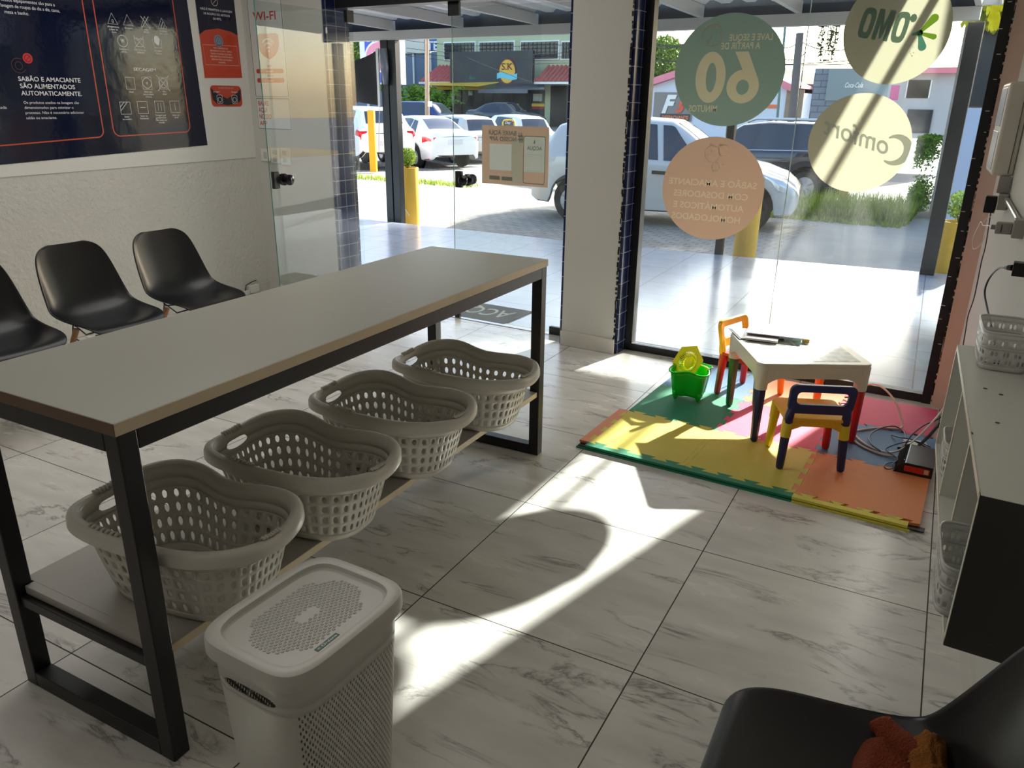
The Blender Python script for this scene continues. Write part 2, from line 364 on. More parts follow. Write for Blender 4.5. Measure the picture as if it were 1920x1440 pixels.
def foliage(mb, c, rad, n, size, seed=0, shell=0.55, drop=0.0, boxy=False):
    rnd = random.Random(seed); c = Vector(c)
    for _ in range(n):
        while True:
            q = Vector((rnd.uniform(-1, 1), rnd.uniform(-1, 1), rnd.uniform(-1, 1)))
            if boxy: q = Vector([math.copysign(abs(k)**.35, k) for k in q]); break
            if shell <= q.length <= 1: break
        p = c+Vector((q.x*rad[0], q.y*rad[1], q.z*rad[2])); s = size*rnd.uniform(0.6, 1.3)
        a = Vector((rnd.gauss(0, 1), rnd.gauss(0, 1), rnd.gauss(0, 1)-drop)).normalized(); b = a.orthogonal().normalized()*0.45
        mb.add([p-a*s*0.5, p+b*s*0.5, p+a*s*0.5, p-b*s*0.5], [(0, 1, 2, 3)])
    return mb
# ================================================================== THE ROOM
m_floor = floor_material()
m_plaster = M('smooth_wall_paint', (204, 202, 194), 0.6, var=0.03, vscale=2, bump=0.05, bscale=20)
m_rough = M('textured_wall_paint', (212, 209, 200), 0.75, var=0.05, vscale=9, bump=1.0, bscale=36)
m_vinylwall = M('white_wall_vinyl', (226, 224, 216), 0.35, var=0.02, bump=0.03, bscale=5)
m_black = M('black_painted_metal', (22, 23, 26), 0.38, var=0.2, vscale=12)
m_blackp = M('black_plastic', (20, 20, 22), 0.3, var=0.1)
m_ceil = M('ceiling_white', (215, 212, 205), 0.7)
m_btile = tiles_material('navy_wall_tiles', (30, 42, 84), 0, 0.1, 0.1, 0.0026, (150, 152, 160), rough=0.12, off=0.0, var=0.2, axes=(1, 2, 0), bump=0.3, loc=(0.02, 0.03, 0))
m_btilef = tiles_material('navy_wall_tiles_front', (30, 42, 84), 0, 0.1, 0.1, 0.0026, (150, 152, 160), rough=0.12, off=0.0, var=0.2, axes=(0, 2, 1), bump=0.3)
m_base = M('pale_stone_baseboard', (205, 200, 190), 0.35)
m_glass = glass_material('door_glass', dust=0.012)
m_glassw = glass_material('window_glass_dusty', dust=0.010, dscale=2.2)
m_edge = M('green_glass_edge', (70, 130, 120), 0.15, var=0.1)

def k_x(y): return 1.605-0.0845*y        # the right wall is not square to the front
struct('floor', MB().flat([(-4.2, -6.2), (1.9+0.3, -6.2), (1.9+0.3, 2.25), (-4.2, 2.25)], (0, 0, 0), (1, 0, 0), (0, 1, 0)), m_floor)
struct('ceiling', MB().bx((-4.2, -6.2, 2.8), (2.3, 2.35, 2.95)), m_ceil)
struct('wall_left', MB().bx((-3.95, -6.2, 0), (-3.79, 2.30, 2.8)), m_rough)
struct('wall_left', MB().hexa([(-3.79, -6, 1.03), (-3.785, -6, 1.03), (-3.785, 2.065, 1.112), (-3.79, 2.065, 1.112), (-3.79, -6, 2.8), (-3.785, -6, 2.8), (-3.785, 2.065, 2.8), (-3.79, 2.065, 2.8)][:8]), m_vinylwall)
struct('wall_back', MB().bx((-3.95, -6.35, 0), (2.3, -6.2, 2.8)), m_plaster)
struct('wall_right', MB().hexa([(k_x(-6.2), -6.2, 0), (k_x(-6.2)+0.2, -6.2, 0), (k_x(2.12)+0.25, 2.12, 0), (k_x(2.12), 2.12, 0), (k_x(-6.2), -6.2, 2.8), (k_x(-6.2)+0.2, -6.2, 2.8), (k_x(2.12)+0.25, 2.12, 2.8), (k_x(2.12), 2.12, 2.8)]), m_plaster)
m_salmon = M('salmon_primer_wall', (184, 160, 146), 0.7, var=0.1, vscale=4, bump=0.1, bscale=30)
struct('wall_front', MB().bx((-3.95, 2.065, 0), (-2.955, 2.30, 2.8)), m_plaster)
struct('wall_front', MB().bx((-0.92, 2.065, 0), (-0.53, 2.30, 2.8)), m_plaster)
struct('wall_front', MB().hexa([(1.345, 2.20, 0), (1.426, 2.12, 0), (1.75, 2.12, 0), (1.75, 2.30, 0), (1.345, 2.20, 2.8), (1.426, 2.12, 2.8), (1.75, 2.12, 2.8), (1.75, 2.30, 2.8)]), m_salmon)
struct('wall_front', MB().bx((-2.955, 2.10, 2.32), (-0.92, 2.30, 2.8)).bx((-0.53, 2.10, 2.42), (1.75, 2.30, 2.8)), m_plaster)
struct('trim_1', MB().bx((-2.955, 2.072, 0), (-2.93, 2.30, 2.32)), m_btile)
struct('trim_2', MB().bx((-0.53, 2.075, 0), (-0.51, 2.31, 2.42)), m_btile)
struct('trim_3', MB().bx((-0.94, 2.075, 0), (-0.92, 2.31, 2.42)), m_btile)
struct('trim_4', MB().bx((-0.94, 2.30, 0), (-0.51, 2.315, 2.9)).bx((-3.95, 2.30, 0), (-2.93, 2.315, 2.9)).bx((-2.93, 2.30, 2.34), (-0.94, 2.315, 2.9)).bx((-0.51, 2.30, 2.44), (1.75, 2.315, 2.9)), m_btilef)
struct('baseboard_front', MB().bx((-0.925, 2.05, 0), (-0.525, 2.066, 0.10)), m_base, bevel=0.004)
struct('baseboard_left', MB().bx((-3.79, -6.2, 0), (-3.778, 2.065, 0.08)), m_base, bevel=0.003)
struct('baseboard_right', MB().hexa([(k_x(-6.2)-0.012, -6.2, 0), (k_x(-6.2)+0.01, -6.2, 0), (k_x(2.12)+0.01, 2.12, 0), (k_x(2.12)-0.012, 2.12, 0), (k_x(-6.2)-0.012, -6.2, 0.1), (k_x(-6.2)+0.01, -6.2, 0.1), (k_x(2.12)+0.01, 2.12, 0.1), (k_x(2.12)-0.012, 2.12, 0.1)]), m_base)
struct('trim_5', MB().bx((-2.93, 2.18, 2.19), (-0.94, 2.30, 2.33)), m_black)      # black door header
struct('trim_6', MB().bx((-2.9, 2.225, 0.0), (-0.94, 2.262, 0.004)), M('aluminium_track', (170, 172, 175), 0.35, 0.8))
# ragged black sealant along the right jamb and the pillar edge
sb = MB(); rnd = random.Random(3)
for i in range(70):
    z = 0.03+i*0.032+rnd.uniform(-0.01, 0.01); sb.box((-0.532+rnd.uniform(-0.004, 0.003), 2.0655, z), (0.006+rnd.random()*0.009, 0.006, 0.012+rnd.random()*0.022))
    sb.box((1.349+rnd.uniform(-0.002, 0.006), 2.195, z), (0.006+rnd.random()*0.012, 0.006, 0.01+rnd.random()*0.03))
struct('trim_7', sb, m_blackp)
# --- fixed window
w1 = bpy.data.objects.new('window_1', None); S.collection.objects.link(w1); w1.location = (0.42, 2.24, 0); w1['_w'] = 1; tag(w1, kind='structure')
fb = MB().bx((-0.51, 2.205, 0), (-0.462, 2.275, 2.42)).bx((1.300, 2.195, 0), (1.346, 2.275, 2.42)).bx((-0.462, 2.205, 0), (1.300, 2.275, 0.048)).bx((-0.462, 2.205, 2.36), (1.300, 2.275, 2.42))
fb.build('window_frame', m_black, w1, bevel=0.002)
MB().bx((-0.462, 2.236, 0.048), (0.4085, 2.244, 2.36)).build('glass_pane', m_glassw, w1)
MB().bx((0.4125, 2.236, 0.048), (1.300, 2.244, 2.36)).build('glass_pane', m_glassw, w1)
MB().bx((0.4086, 2.2355, 0.048), (0.4124, 2.2445, 2.36)).build('pane_joint', M('clear_silicone', (190, 215, 205), 0.1, var=0.05), w1)
# paint drips left on the right jamb
dp = MB()
for i in range(16):
    z = 0.35+i*0.12+rnd.uniform(-0.03, 0.03); dp.box((1.322+rnd.uniform(-0.015, 0.018), 2.194, z), (0.012+rnd.random()*0.01, 0.0015, 0.003))
dp.build('paint_marks', m_vinylwall, w1)
# --- glass door leaves
def knob_parts(b_, lockbox, p, n, u):
    """p = knob axis point on the pane, n = pane normal, u = in-pane direction towards the free edge"""
    n = Vector(n); u = Vector(u); p = Vector(p)
    kb = MB()
    for s_ in (-1, 1):
        R = Matrix((u, Vector((0, 0, 1)).cross(u)*1.0, Vector((0, 0, 1)))).transposed()
        a = n*s_; x = a.orthogonal().normalized(); y = a.cross(x); A = Matrix((x, y, a)).transposed()
        kb.lathe(p+a*0.004, [(0.040, 0), (0.041, 0.006), (0.036, 0.010), (0.016, 0.014), (0.014, 0.03), (0.030, 0.036), (0.037, 0.048), (0.036, 0.062), (0.026, 0.070), (0.0, 0.072)], 28, A)
    kb.build('door_knob', M('gloss_black_knob', (14, 14, 16), 0.12), b_, auto=40)
    c = p+u*0.075
    d = Vector((abs(u.x)*0.055+abs(n.x)*0.03, abs(u.y)*0.055+abs(n.y)*0.03, 0.115))
    MB().box(c, d).build('lock_case', m_black, b_, bevel=0.006)
def leaf(name, x0, y0, dirv, nrm, L=0.91, CL=0.10):
    """leaf hung at (x0,y0); dirv points to the free edge"""
    d = bpy.data.objects.new(name, None); S.collection.objects.link(d); d.location = (x0, y0, 0); d['_w'] = 1; tag(d, kind='structure')
    dv = Vector(dirv); n = Vector(nrm); P = Vector((x0, y0, 0))
    def slab(a, b, z0, z1, t):
        c = P+dv*(a+b)/2+Vector((0, 0, (z0+z1)/2)); sz = Vector((abs(dv.x)*(b-a)+abs(n.x)*t, abs(dv.y)*(b-a)+abs(n.y)*t, z1-z0)); return MB().box(c, sz)
    slab(0, L, 0.012, 2.155, 0.008).build('glass_panel', m_glass, d)
    slab(L, L+0.0015, 0.012, 2.155, 0.008).build('glass_edge', m_edge, d)
    slab(-0.004, 0.07, 2.095, 2.175, 0.032).build('top_clamp', m_black, d, bevel=0.003)
    slab(-0.004, CL, 0.004, 0.062, 0.032).build('bottom_clamp', m_black, d, bevel=0.003)
    knob_parts(d, None, P+dv*(L-0.12)+Vector((0, 0, 1.035)), n, dv)
    return d
dl = leaf('door_1', -0.945, 2.24, (-1, 0, 0), (0, 1, 0), 0.985, 0.16)
dr = leaf('door_2', -2.835, 2.25, (0, -1, 0), (1, 0, 0))
MB().bx((-1.955, 2.226, 2.105), (-1.865, 2.254, 2.19)).build('top_catch', m_black, dl, bevel=0.003)
MB().bx((-1.93, 2.226, 0.003), (-1.89, 2.254, 0.06)).build('bottom_catch', m_black, dl, bevel=0.003)
# ================================================================== PORCH
m_porch = tiles_material('pale_porch_tiles', (160, 167, 180), math.radians(90)-0.06, 0.46, 0.46, 0.005, (120, 120, 125), rough=0.2, off=0.5, var=0.03, bump=0.1)
struct('floor', MB().prism([(-9.5, 2.25), (1.45, 2.25), (1.5, 6.38), (-0.85, 6.06), (-2.8, 5.88), (-6.1, 5.80), (-9.5, 5.75)], (0, 0, -0.16), (1, 0, 0), (0, 1, 0), (0, 0, 1), 0.155), m_porch)
struct('trim_8', MB().bx((-2.93, 2.25, -0.02), (1.45, 2.31, 0.0)), m_base)
m_roofw = M('white_corrugated_sheet', (225, 224, 220), 0.45, var=0.04)
m_beam = M('pale_grey_painted_steel', (196, 192, 184), 0.5, var=0.04)
RX = 1.045
cs = MB(); per = 0.25; nx = int((RX+9.5)/per*6)
def cor(u, v):
    x = -9.5+u*(RX+9.5); t = (x/per) % 1.0
    h = 0.0 if t < 0.35 else (0.035 if 0.5 < t < 0.85 else (0.035*(t-0.35)/0.15 if t <= 0.5 else 0.035*(1-(t-0.85)/0.15)))
    return (x, 2.32+v*3.62, 2.60-0.085*v+h)
cs.grid(cor, nx, 1)
roof = thing('porch_roof', 'white corrugated porch roof on pale steel rafters over the tiled porch', 'roof', (-4, 4.2, 2.5))
cs.build('corrugated_sheet', m_roofw, roof, solid=0.002)
for x in (-8.2, -7.3, -6.4, -5.49, -4.44, -3.40, -2.4, -1.46, -0.49, 0.43, 1.02):
    MB().hexa([(x-0.025, 2.32, 2.48), (x+0.025, 2.32, 2.48), (x+0.025, 5.98, 2.395), (x-0.025, 5.98, 2.395), (x-0.025, 2.32, 2.595), (x+0.025, 2.32, 2.595), (x+0.025, 5.98, 2.505), (x-0.025, 5.98, 2.505)]).build('rafter', m_beam, roof)
MB().cyl((RX+0.13, 2.32, 2.50), (RX+0.13, 6.05, 2.42), 0.022, n=12).build('edge_pipe', m_beam, roof, auto=40)
MB().bx((RX-0.02, 5.96, 2.40), (RX+0.15, 6.0, 2.44)).bx((RX-0.02, 2.5, 2.48), (RX+0.15, 2.54, 2.52)).build('pipe_bracket', m_beam, roof)
MB().bx((-9.5, 5.95, 2.285), (RX, 6.05, 2.395)).build('front_beam', m_beam, roof, bevel=0.004)
MB().bx((-9.5, 6.055, 2.38), (RX, 6.07, 2.72)).build('black_fascia', M('black_fascia_board', (26, 27, 31), 0.5, var=0.3, vscale=5), roof)
struct('sun_blocking_wall', MB().bx((1.55, 2.32, -0.2), (1.75, 4.43, 3.4)), m_plaster)  # unseen wall put here to cut the right edge of the sunbeam
# ================================================================== WORK TABLE (built in its own frame, turned 3 degrees)
m_top = M('grey_laminate', (166, 164, 152), 0.33, var=0.02, vscale=3)
m_band = M('cream_edge_band', (214, 196, 164), 0.5, var=0.08, vscale=14)
m_bandd = M('worn_brown_edge', (112, 88, 70), 0.6, var=0.2, vscale=20)
m_frame = M('black_powder_coat', (17, 18, 20), 0.42, var=0.15, vscale=25, bump=0.05)
RT = math.radians(3.2)
tb = thing('folding_table', 'long grey-topped worktable on a black square steel frame with a low shelf', 'table', (-0.425, -0.6, 0), RT, world=False)
TX, TY, TZ = 0.305, 1.055, 0.925
MB().bx((-TX, -TY, TZ-0.03), (TX, TY, TZ)).build('tabletop', m_top, tb, bevel=0.0015)
MB().bx((TX, -TY, TZ-0.0295), (TX+0.0015, TY, TZ-0.001)).build('edge_band', m_band, tb)
MB().bx((-TX, -TY-0.0015, TZ-0.0295), (TX, -TY, TZ-0.001)).build('edge_band', m_bandd, tb)
tube_ = 0.048
for sy in (-1, 1):
    y = sy*(TY-tube_/2-0.004)
    for sx in (-1, 1):
        x = sx*(TX-tube_/2-0.002)
        MB().bx((x-tube_/2, y-tube_/2, 0), (x+tube_/2, y+tube_/2, TZ-0.0305)).build('leg', m_frame, tb, bevel=0.003)
    e = TX-tube_-0.002
    MB().bx((-e, y-tube_/2, 0.0), (e, y+tube_/2, tube_)).build('foot_rail', m_frame, tb, bevel=0.003)
    MB().bx((-e, y-tube_/2, TZ-0.0305-tube_), (e, y+tube_/2, TZ-0.0305)).build('end_rail', m_frame, tb, bevel=0.003)
    MB().bx((-e, y-0.015, 0.265), (e, y+0.015, 0.295)).build('shelf_bar', m_frame, tb, bevel=0.002)
for sx in (-1, 1):
    x = sx*(TX-tube_/2-0.002); f = TY-tube_-0.004
    MB().bx((x-tube_/2, -f, TZ-0.0305-tube_), (x+tube_/2, f, TZ-0.0305)).build('side_rail', m_frame, tb, bevel=0.003)
m_shelf = M('grey_shelf_board', (172, 168, 160), 0.4, var=0.03)
MB().bx((-TX+0.012, -TY+0.056, 0.296), (TX-0.012, TY-0.056, 0.320)).bx((-TX+0.052, -TY+0.03, 0.296), (TX-0.052, -TY+0.056, 0.320)).bx((-TX+0.052, TY-0.056, 0.296), (TX-0.052, TY-0.03, 0.320)).build('shelf', m_shelf, tb, bevel=0.001)
MB().bx((TX-0.012, -TY+0.056, 0.2965), (TX-0.0105, TY-0.056, 0.3195)).build('shelf_edge_band', m_band, tb)

# ================================================================== LAUNDRY BASKETS
m_bask = M('warm_grey_plastic', (212, 207, 196), 0.32, var=0.02, spec=0.5)
def outl(u, A, B, dent, n=3.0):
    t = 2*math.pi*u; c = math.cos(t); s_ = math.sin(t)
    g = (abs(c)**n+abs(s_)**n)**(-1/n); x = A*g*c; y = B*g*s_
    if s_ > 0: y -= dent*math.exp(-((x-0.02)/0.12)**2)*s_
    return x, y
def rimz(u):
    x, y = outl(u, 0.28, 0.185, 0.0)
    t = 2*math.pi*u
    z = 0.240-0.018*math.exp(-((x-0.28)/0.07)**2)*math.exp(-(y/0.09)**2)-0.012*math.exp(-((x+0.30)/0.09)**2)*math.exp(-(y/0.12)**2)
    z += 0.020*math.exp(-((x+0.17)/0.12)**2)*(1 if y > 0 else 0.2)*min(1, abs(y)/0.12)
    return z
def bwall(u, v):
    a = outl(u, 0.212, 0.132, 0.025); b = outl(u, 0.276, 0.178, 0.042); w = v**0.85
    return (a[0]+(b[0]-a[0])*w, a[1]+(b[1]-a[1])*w, 0.004+v*(rimz(u)-0.004))
HAND = [(0.5, 0.042), (0.705, 0.036), (0.985, 0.034)]     # handle openings: centre u, half width
def hz(u):
    for c, h in HAND:
        d = (u-c+0.5) % 1-0.5
        if abs(d) < h: return 0.5*(1-abs(d/h)**2.6)**(1/2.6)
    return 0.0
def make_basket():
    r = thing('laundry_basket', '', 'laundry basket', world=False)
    b = MB(); nu = 46
    us = [i/nu for i in range(nu+1)]; vs_ = [0.10, 0.265, 0.43, 0.595, 0.745]
    b.perf(bwall, us, vs_, 0.42, 0.62, cu=True, q=3.2)
    N = 184
    b.grid(lambda u, v: bwall(u, v*0.10), N, 3, cu=True)
    b.grid(lambda u, v: bwall(u, 0.745+(0.05+0.055*(1-2*hz(u)*0.9))*v if hz(u) > 0 else 0.745+0.105*v), N, 2, cu=True)
    b.grid(lambda u, v: bwall(u, (0.85+0.09*2*hz(u)*0.8)+(1.0-(0.85+0.09*2*hz(u)*0.8))*v), N, 2, cu=True)
    b.build('basket_body', m_bask, r, solid=0.0028, off=0, auto=40)
    MB().flat([outl(i/120, 0.212, 0.132, 0.025) for i in range(120)], (0, 0, 0.004), (1, 0, 0), (0, 1, 0)).build('basket_base', m_bask, r, solid=0.003, off=1)
    prof = [(0.0, 0.0), (0.006, 0.007), (0.016, 0.008), (0.026, 0.002), (0.030, -0.008), (0.031, -0.027), (0.027, -0.029), (0.025, -0.010), (0.016, 0.003), (0.003, -0.003)]
    def rim(u, v):
        k = v*10; i = int(k) % 10; p = prof[i]; x, y, z = bwall(u, 1.0)
        e = 1e-3; x1, y1, _ = bwall(u+e, 1.0); tx, ty = x1-x, y1-y; l = math.hypot(tx, ty); n = (ty/l, -tx/l)
        return (x+n[0]*p[0], y+n[1]*p[0], z+p[1]-0.001)
    MB().grid(rim, N, 10, cu=True, cv=True).build('rim', m_bask, r, auto=50)
    for c, h in HAND:                      # finger ridges on the rim over every handle
        g = MB()
        for k in range(-3, 4):
            u = (c+k*h*0.24) % 1; x, y, z = rim(u, 0.25); x1, y1, z1 = rim(u, 0.0)
            g.tube([(x1, y1, z1+0.006), ((x+x1)/2, (y+y1)/2, z+0.0065), (x, y, z+0.004)], 0.0042, 6)
        g.build('grip_ridges', m_bask, r, smooth=True)
    return r
bk = make_basket()
G = 'grey laundry baskets on the table shelf'
spots = [(-0.232, -1.385, 0.32, 'beige-grey slotted laundry basket nearest the camera, behind the front table leg'),
         (-0.258, -0.945, 0.32, 'beige-grey slotted laundry basket second from the near end of the shelf'),
         (-0.285, -0.480, 0.32, 'beige-grey slotted laundry basket third from the near end of the shelf'),
         (-0.300, 0.005, 0.32, 'beige-grey slotted laundry basket at the window end of the table shelf')]
for i, (x, y, z, l) in enumerate(spots):
    rz = RT+math.radians((6, 4, 2, 1)[i])
    if i == 0: bk.location = (x, y, z+0.0005); bk.rotation_euler = (0, 0, rz); tag(bk, l, None, G)
    else: dup(bk, (x, y, z+0.0005), rz, l, G)

# ================================================================== LIDDED HAMPER
m_ham = M('white_plastic_hamper', (206, 203, 196), 0.36, var=0.02)
hp = thing('laundry_hamper', 'white perforated laundry hamper with lid standing in front of the table', 'hamper', (0.350, -1.530, 0), math.radians(0.5), world=False)
HH = 0.530
def hout(u, w, l, r):
    n = 5.0; t = 2*math.pi*u; c = math.cos(t); s_ = math.sin(t); g = (abs(c)**n+abs(s_)**n)**(-1/n); return w*g*c, l*g*s_
def hw(u, z):
    k = z/HH; x, y = hout(u, 0.106+0.026*k, 0.144+0.026*k, 0); return (x, y, z)
def hu(N):     # arc-length-ish parameter table of the outline
    pts = [hout(i/720, 0.132, 0.170, 0) for i in range(721)]; L = [0]
    for i in range(720): L.append(L[-1]+math.dist(pts[i], pts[i+1]))
    out = []; j = 0
    for k in range(N+1):
        t = L[-1]*k/N
        while j < 719 and L[j+1] < t: j += 1
        out.append((j+(t-L[j])/max(1e-9, L[j+1]-L[j]))/720)
    return out
us = hu(196); zs = [0.02+i*0.0101 for i in range(43)]
def hsolid(i, j):
    x, y = hout((us[i]+us[i+1])/2, 0.132, 0.170, 0)
    if abs(y) > 0.15 and abs(x) < 0.118: return True
    return (i+j) % 2 == 0
MB().perf(hw, us, zs, 0.62, 0.9, cu=True, solid=hsolid).build('perforated_wall', m_ham, hp, solid=0.0022, off=0, auto=40)
b = MB(); b.grid(lambda u, v: hw(u, 0.02*v), 96, 1, cu=True); b.flat([hw(i/96, 0.0)[:2] for i in range(96)], (0, 0, 0.002), (1, 0, 0), (0, 1, 0)); b.build('hamper_base', m_ham, hp, solid=0.002, off=0, auto=40)
def hsl(u):     # handle slots on the two short ends
    x, y = hout(u, 0.132, 0.170, 0)
    return (1-abs(x/0.072)**3)**(1/3)*0.5 if abs(y) > 0.16 and abs(x) < 0.072 else 0.0
zt = 0.4442
b = MB(); b.grid(lambda u, v: hw(u, zt+(0.022-0.014*2*hsl(u)*0.9)*v), 240, 1, cu=True)
b.grid(lambda u, v: hw(u, zt+0.022+0.016*2*hsl(u)*0.9+(HH-zt-0.022-0.016*2*hsl(u)*0.9)*v), 240, 2, cu=True)
b.build('top_band', m_ham, hp, solid=0.0025, off=0, auto=40)
prof = [(-0.004, 0.004), (0.008, 0.003), (0.0105, 0.006), (0.0105, 0.036), (0.008, 0.042), (0.003, 0.0445), (-0.010, 0.0445), (-0.016, 0.043), (-0.019, 0.034), (-0.023, 0.0315)]
def lid(u, v):
    i = min(9, int(round(v*9))); o, z = prof[i]; x, y = hout(u, 0.132+o+0.003, 0.170+o+0.003, 0); return (x, y, HH-0.016+z)
lb = MB(); lb.grid(lid, 144, 9, cu=True)
inner = [lid(i/144, 1.0) for i in range(144)]
lb.add([(x, y, z) for x, y, z in inner], [tuple(range(144))])
lidm = lb.build('lid', m_ham, hp, auto=28)
# dimples in a hexagon-ended oval on the lid
db = MB(); zl = HH-0.016+0.0315
for j in range(-17, 18):
    for i in range(-9, 10):
        x = i*0.0108+(0.0054 if j % 2 else 0); y = j*0.0080
        if abs(x)/0.098+max(0, abs(y)-0.065)/0.09 > 1 or abs(x) > 0.085 or abs(y) > 0.13: continue
        if abs(x) < 0.016 and abs(y) < 0.026: continue
        db.lathe((x, y, zl), [(0.0040, 0.0), (0.0036, 0.0013), (0.0027, 0.0011), (0.0018, 0.0003), (0.0, 0.0001)], 8)
db.build('lid_dimples', m_ham, lidm, smooth=True)
tg = MB().prism(rrect(0.011, 0.062, 0.001, 2), (0.098, -0.045, zl), (1, 0, 0), (0, 1, 0), (0, 0, 1), 0.0008).build('green_label', M('green_label_print', (14, 84, 72), 0.4), lidm)
text_mb('≡ Ordene', (0.1015, -0.072, zl+0.0011), (0, 1, 0), (-1, 0, 0), height=0.0065, width=0.053, bold=0.01).build('label_lettering', m_vinylwall, lidm)

# ================================================================== SHELL CHAIRS
m_shell = M('black_shell_plastic', (21, 22, 24), 0.32, var=0.08, spec=0.55)
m_wood = M('beech_leg', (196, 148, 104), 0.5, var=0.15, vscale=18)
rows = [(0.245, 0.405, 0.150, 0.0), (0.243, 0.428, 0.185, 0.004), (0.215, 0.443, 0.212, 0.012), (0.15, 0.442, 0.226, 0.026), (0.06, 0.430, 0.232, 0.042), (-0.03, 0.425, 0.234, 0.055), (-0.105, 0.432, 0.233, 0.066),
        (-0.160, 0.462, 0.230, 0.072), (-0.192, 0.515, 0.226, 0.070), (-0.212, 0.58, 0.220, 0.060), (-0.230, 0.65, 0.212, 0.048), (-0.246, 0.72, 0.200, 0.036), (-0.258, 0.775, 0.180, 0.026), (-0.264, 0.805, 0.145, 0.018), (-0.266, 0.817, 0.100, 0.012)]
def shell_fn(u, v):
    k = u; i = min(len(rows)-2, int(v*(len(rows)-1))); t = v*(len(rows)-1)-i
    a, b_ = rows[i], rows[i+1]; y = a[0]+(b_[0]-a[0])*t; z = a[1]+(b_[1]-a[1])*t; w = a[2]+(b_[2]-a[2])*t; c = a[3]+(b_[3]-a[3])*t
    i0 = rows[max(0, i-1+(t > 0.5))]; i1 = rows[min(len(rows)-1, i+1+(t > 0.5))]
    ty, tz = i1[0]-i0[0], i1[1]-i0[1]; l = math.hypot(ty, tz) or 1; ny, nz = tz/l, -ty/l
    s_ = (u-0.5)*2; g = math.sin(s_*math.pi/2)*0.35+s_*0.65
    return (w*g, y+ny*c*abs(s_)**2.6, z+nz*c*abs(s_)**2.6)
def make_chair(mshell):
    r = thing('shell_chair', '', 'chair', world=False)
    MB().grid(shell_fn, 12, 14).build('seat_shell', mshell, r, smooth=True, solid=0.007, off=0, sub=2)
    for sx in (-1, 1):
        for sy in (-1, 1):
            p0 = Vector((sx*0.105, sy*0.10-0.01, 0.385)); p1 = Vector((sx*0.215, sy*0.215-0.01, 0.0))
            MB().cyl(p1, p0, 0.010, 0.0155, 14).build('leg', m_wood, r, auto=50)
    wb = MB()
    for sx in (-1, 1):
        wb.tube([(sx*0.11, 0.12, 0.418), (sx*0.125, 0.11, 0.34), (0, 0, 0.22), (-sx*0.125, -0.13, 0.34), (-sx*0.11, -0.12, 0.422)], 0.004, 6)
        wb.tube([(sx*0.11, -0.13, 0.415), (sx*0.12, 0, 0.375), (sx*0.11, 0.12, 0.415)], 0.004, 6)
        wb.tube([(-0.11, sx*0.115, 0.40), (0, sx*0.12, 0.385), (0.11, sx*0.115, 0.40)], 0.004, 6)
    wb.build('steel_brace', m_black, r, smooth=True)
    return r
ch = make_chair(m_shell); ch.location = (-2.545, 0.40, 0); ch.rotation_euler = (0, 0, -math.pi/2)
GC = 'black shell chairs along the left side'
tag(ch, 'black plastic shell chair with wooden legs nearest the glass door', None, GC)
dup(ch, (-2.555, -0.15, 0), -math.pi/2, 'black plastic shell chair with wooden legs, middle one of three by the wall', GC)
dup(ch, (-2.545, -0.70, 0), -math.pi/2, 'black plastic shell chair with wooden legs cut off by the left edge', GC)
fc = dup(ch, (1.405, -1.345, 0), math.pi/2+math.radians(3), 'black plastic shell chair in the bottom right corner with an orange cloth on it', None)
if 'group' in fc: del fc['group']
# crumpled terry cloth lying on the near chair
m_cl = M('orange_terry_cloth', (140, 58, 24), 0.95, var=0.35, vscale=22, bump=0.9, bscale=260)
m_cl2 = M('ochre_terry_cloth', (160, 96, 30), 0.95, var=0.3, vscale=30, bump=0.9, bscale=260)
m_hem = M('white_hem', (205, 200, 190), 0.8, var=0.1)
cx, cy, cz = 1.485, -1.215, 0.452
cl = thing('cleaning_cloth', 'crumpled orange and ochre terry cloth with white hem on the black chair', 'cloth', (cx, cy, cz))
from mathutils import noise as mno
def clothf(u, v):
    a = (u-0.5)*0.17; b_ = (v-0.5)*0.30; q = Vector((a*9, b_*7, 0.3)); h = 0.5+0.5*mno.noise(q*1.3); h2 = mno.noise(q*3.1)
    e = max(0, 1-(2*abs(u-0.5))**4)*max(0, 1-(2*abs(v-0.5))**6)
    return (cx+a+0.02*mno.noise(q*2+Vector((5, 0, 0))), cy-0.06+b_+0.02*mno.noise(q*2+Vector((0, 9, 0))), cz-0.012+e*(0.018+0.045*h+0.014*h2))
MB().grid(clothf, 40, 56).build('cloth_body', m_cl, cl, smooth=True, solid=0.004, off=0)
def fold(u, v):
    t = u*math.pi*1.35-0.4; R0 = 0.020+0.008*v; w = v
    return (cx-0.055+0.075*w+R0*math.cos(t)*0.9+0.006*mno.noise(Vector((u*6, v*5, 0))), cy+0.075-0.06*w+0.012*math.cos(t), cz+0.028+R0*math.sin(t)+0.004*mno.noise(Vector((u*5, v*9, 4))))
MB().grid(fold, 18, 14).build('folded_corner', m_cl, cl, smooth=True, solid=0.004, off=0)
def flap(u, v):
    q = Vector((u*4, v*4, 7)); return (cx-0.005+0.055*u+0.012*v+0.006*mno.noise(q), cy+0.045-0.10*v+0.02*u+0.006*mno.noise(q+Vector((3, 3, 3))), cz+0.045+0.024*math.sin(u*math.pi)-0.016*v+0.008*mno.noise(q*1.4))
MB().grid(flap, 14, 20).build('ochre_flap', m_cl2, cl, smooth=True, solid=0.005, off=0)
MB().tube([flap(u/14, 1.0) for u in range(15)], 0.0035, 6).build('white_hem', m_hem, cl, smooth=True)
MB().tube([fold(u/14, 1.0) for u in range(13)], 0.0022, 6).build('white_hem', m_hem, cl, smooth=True)
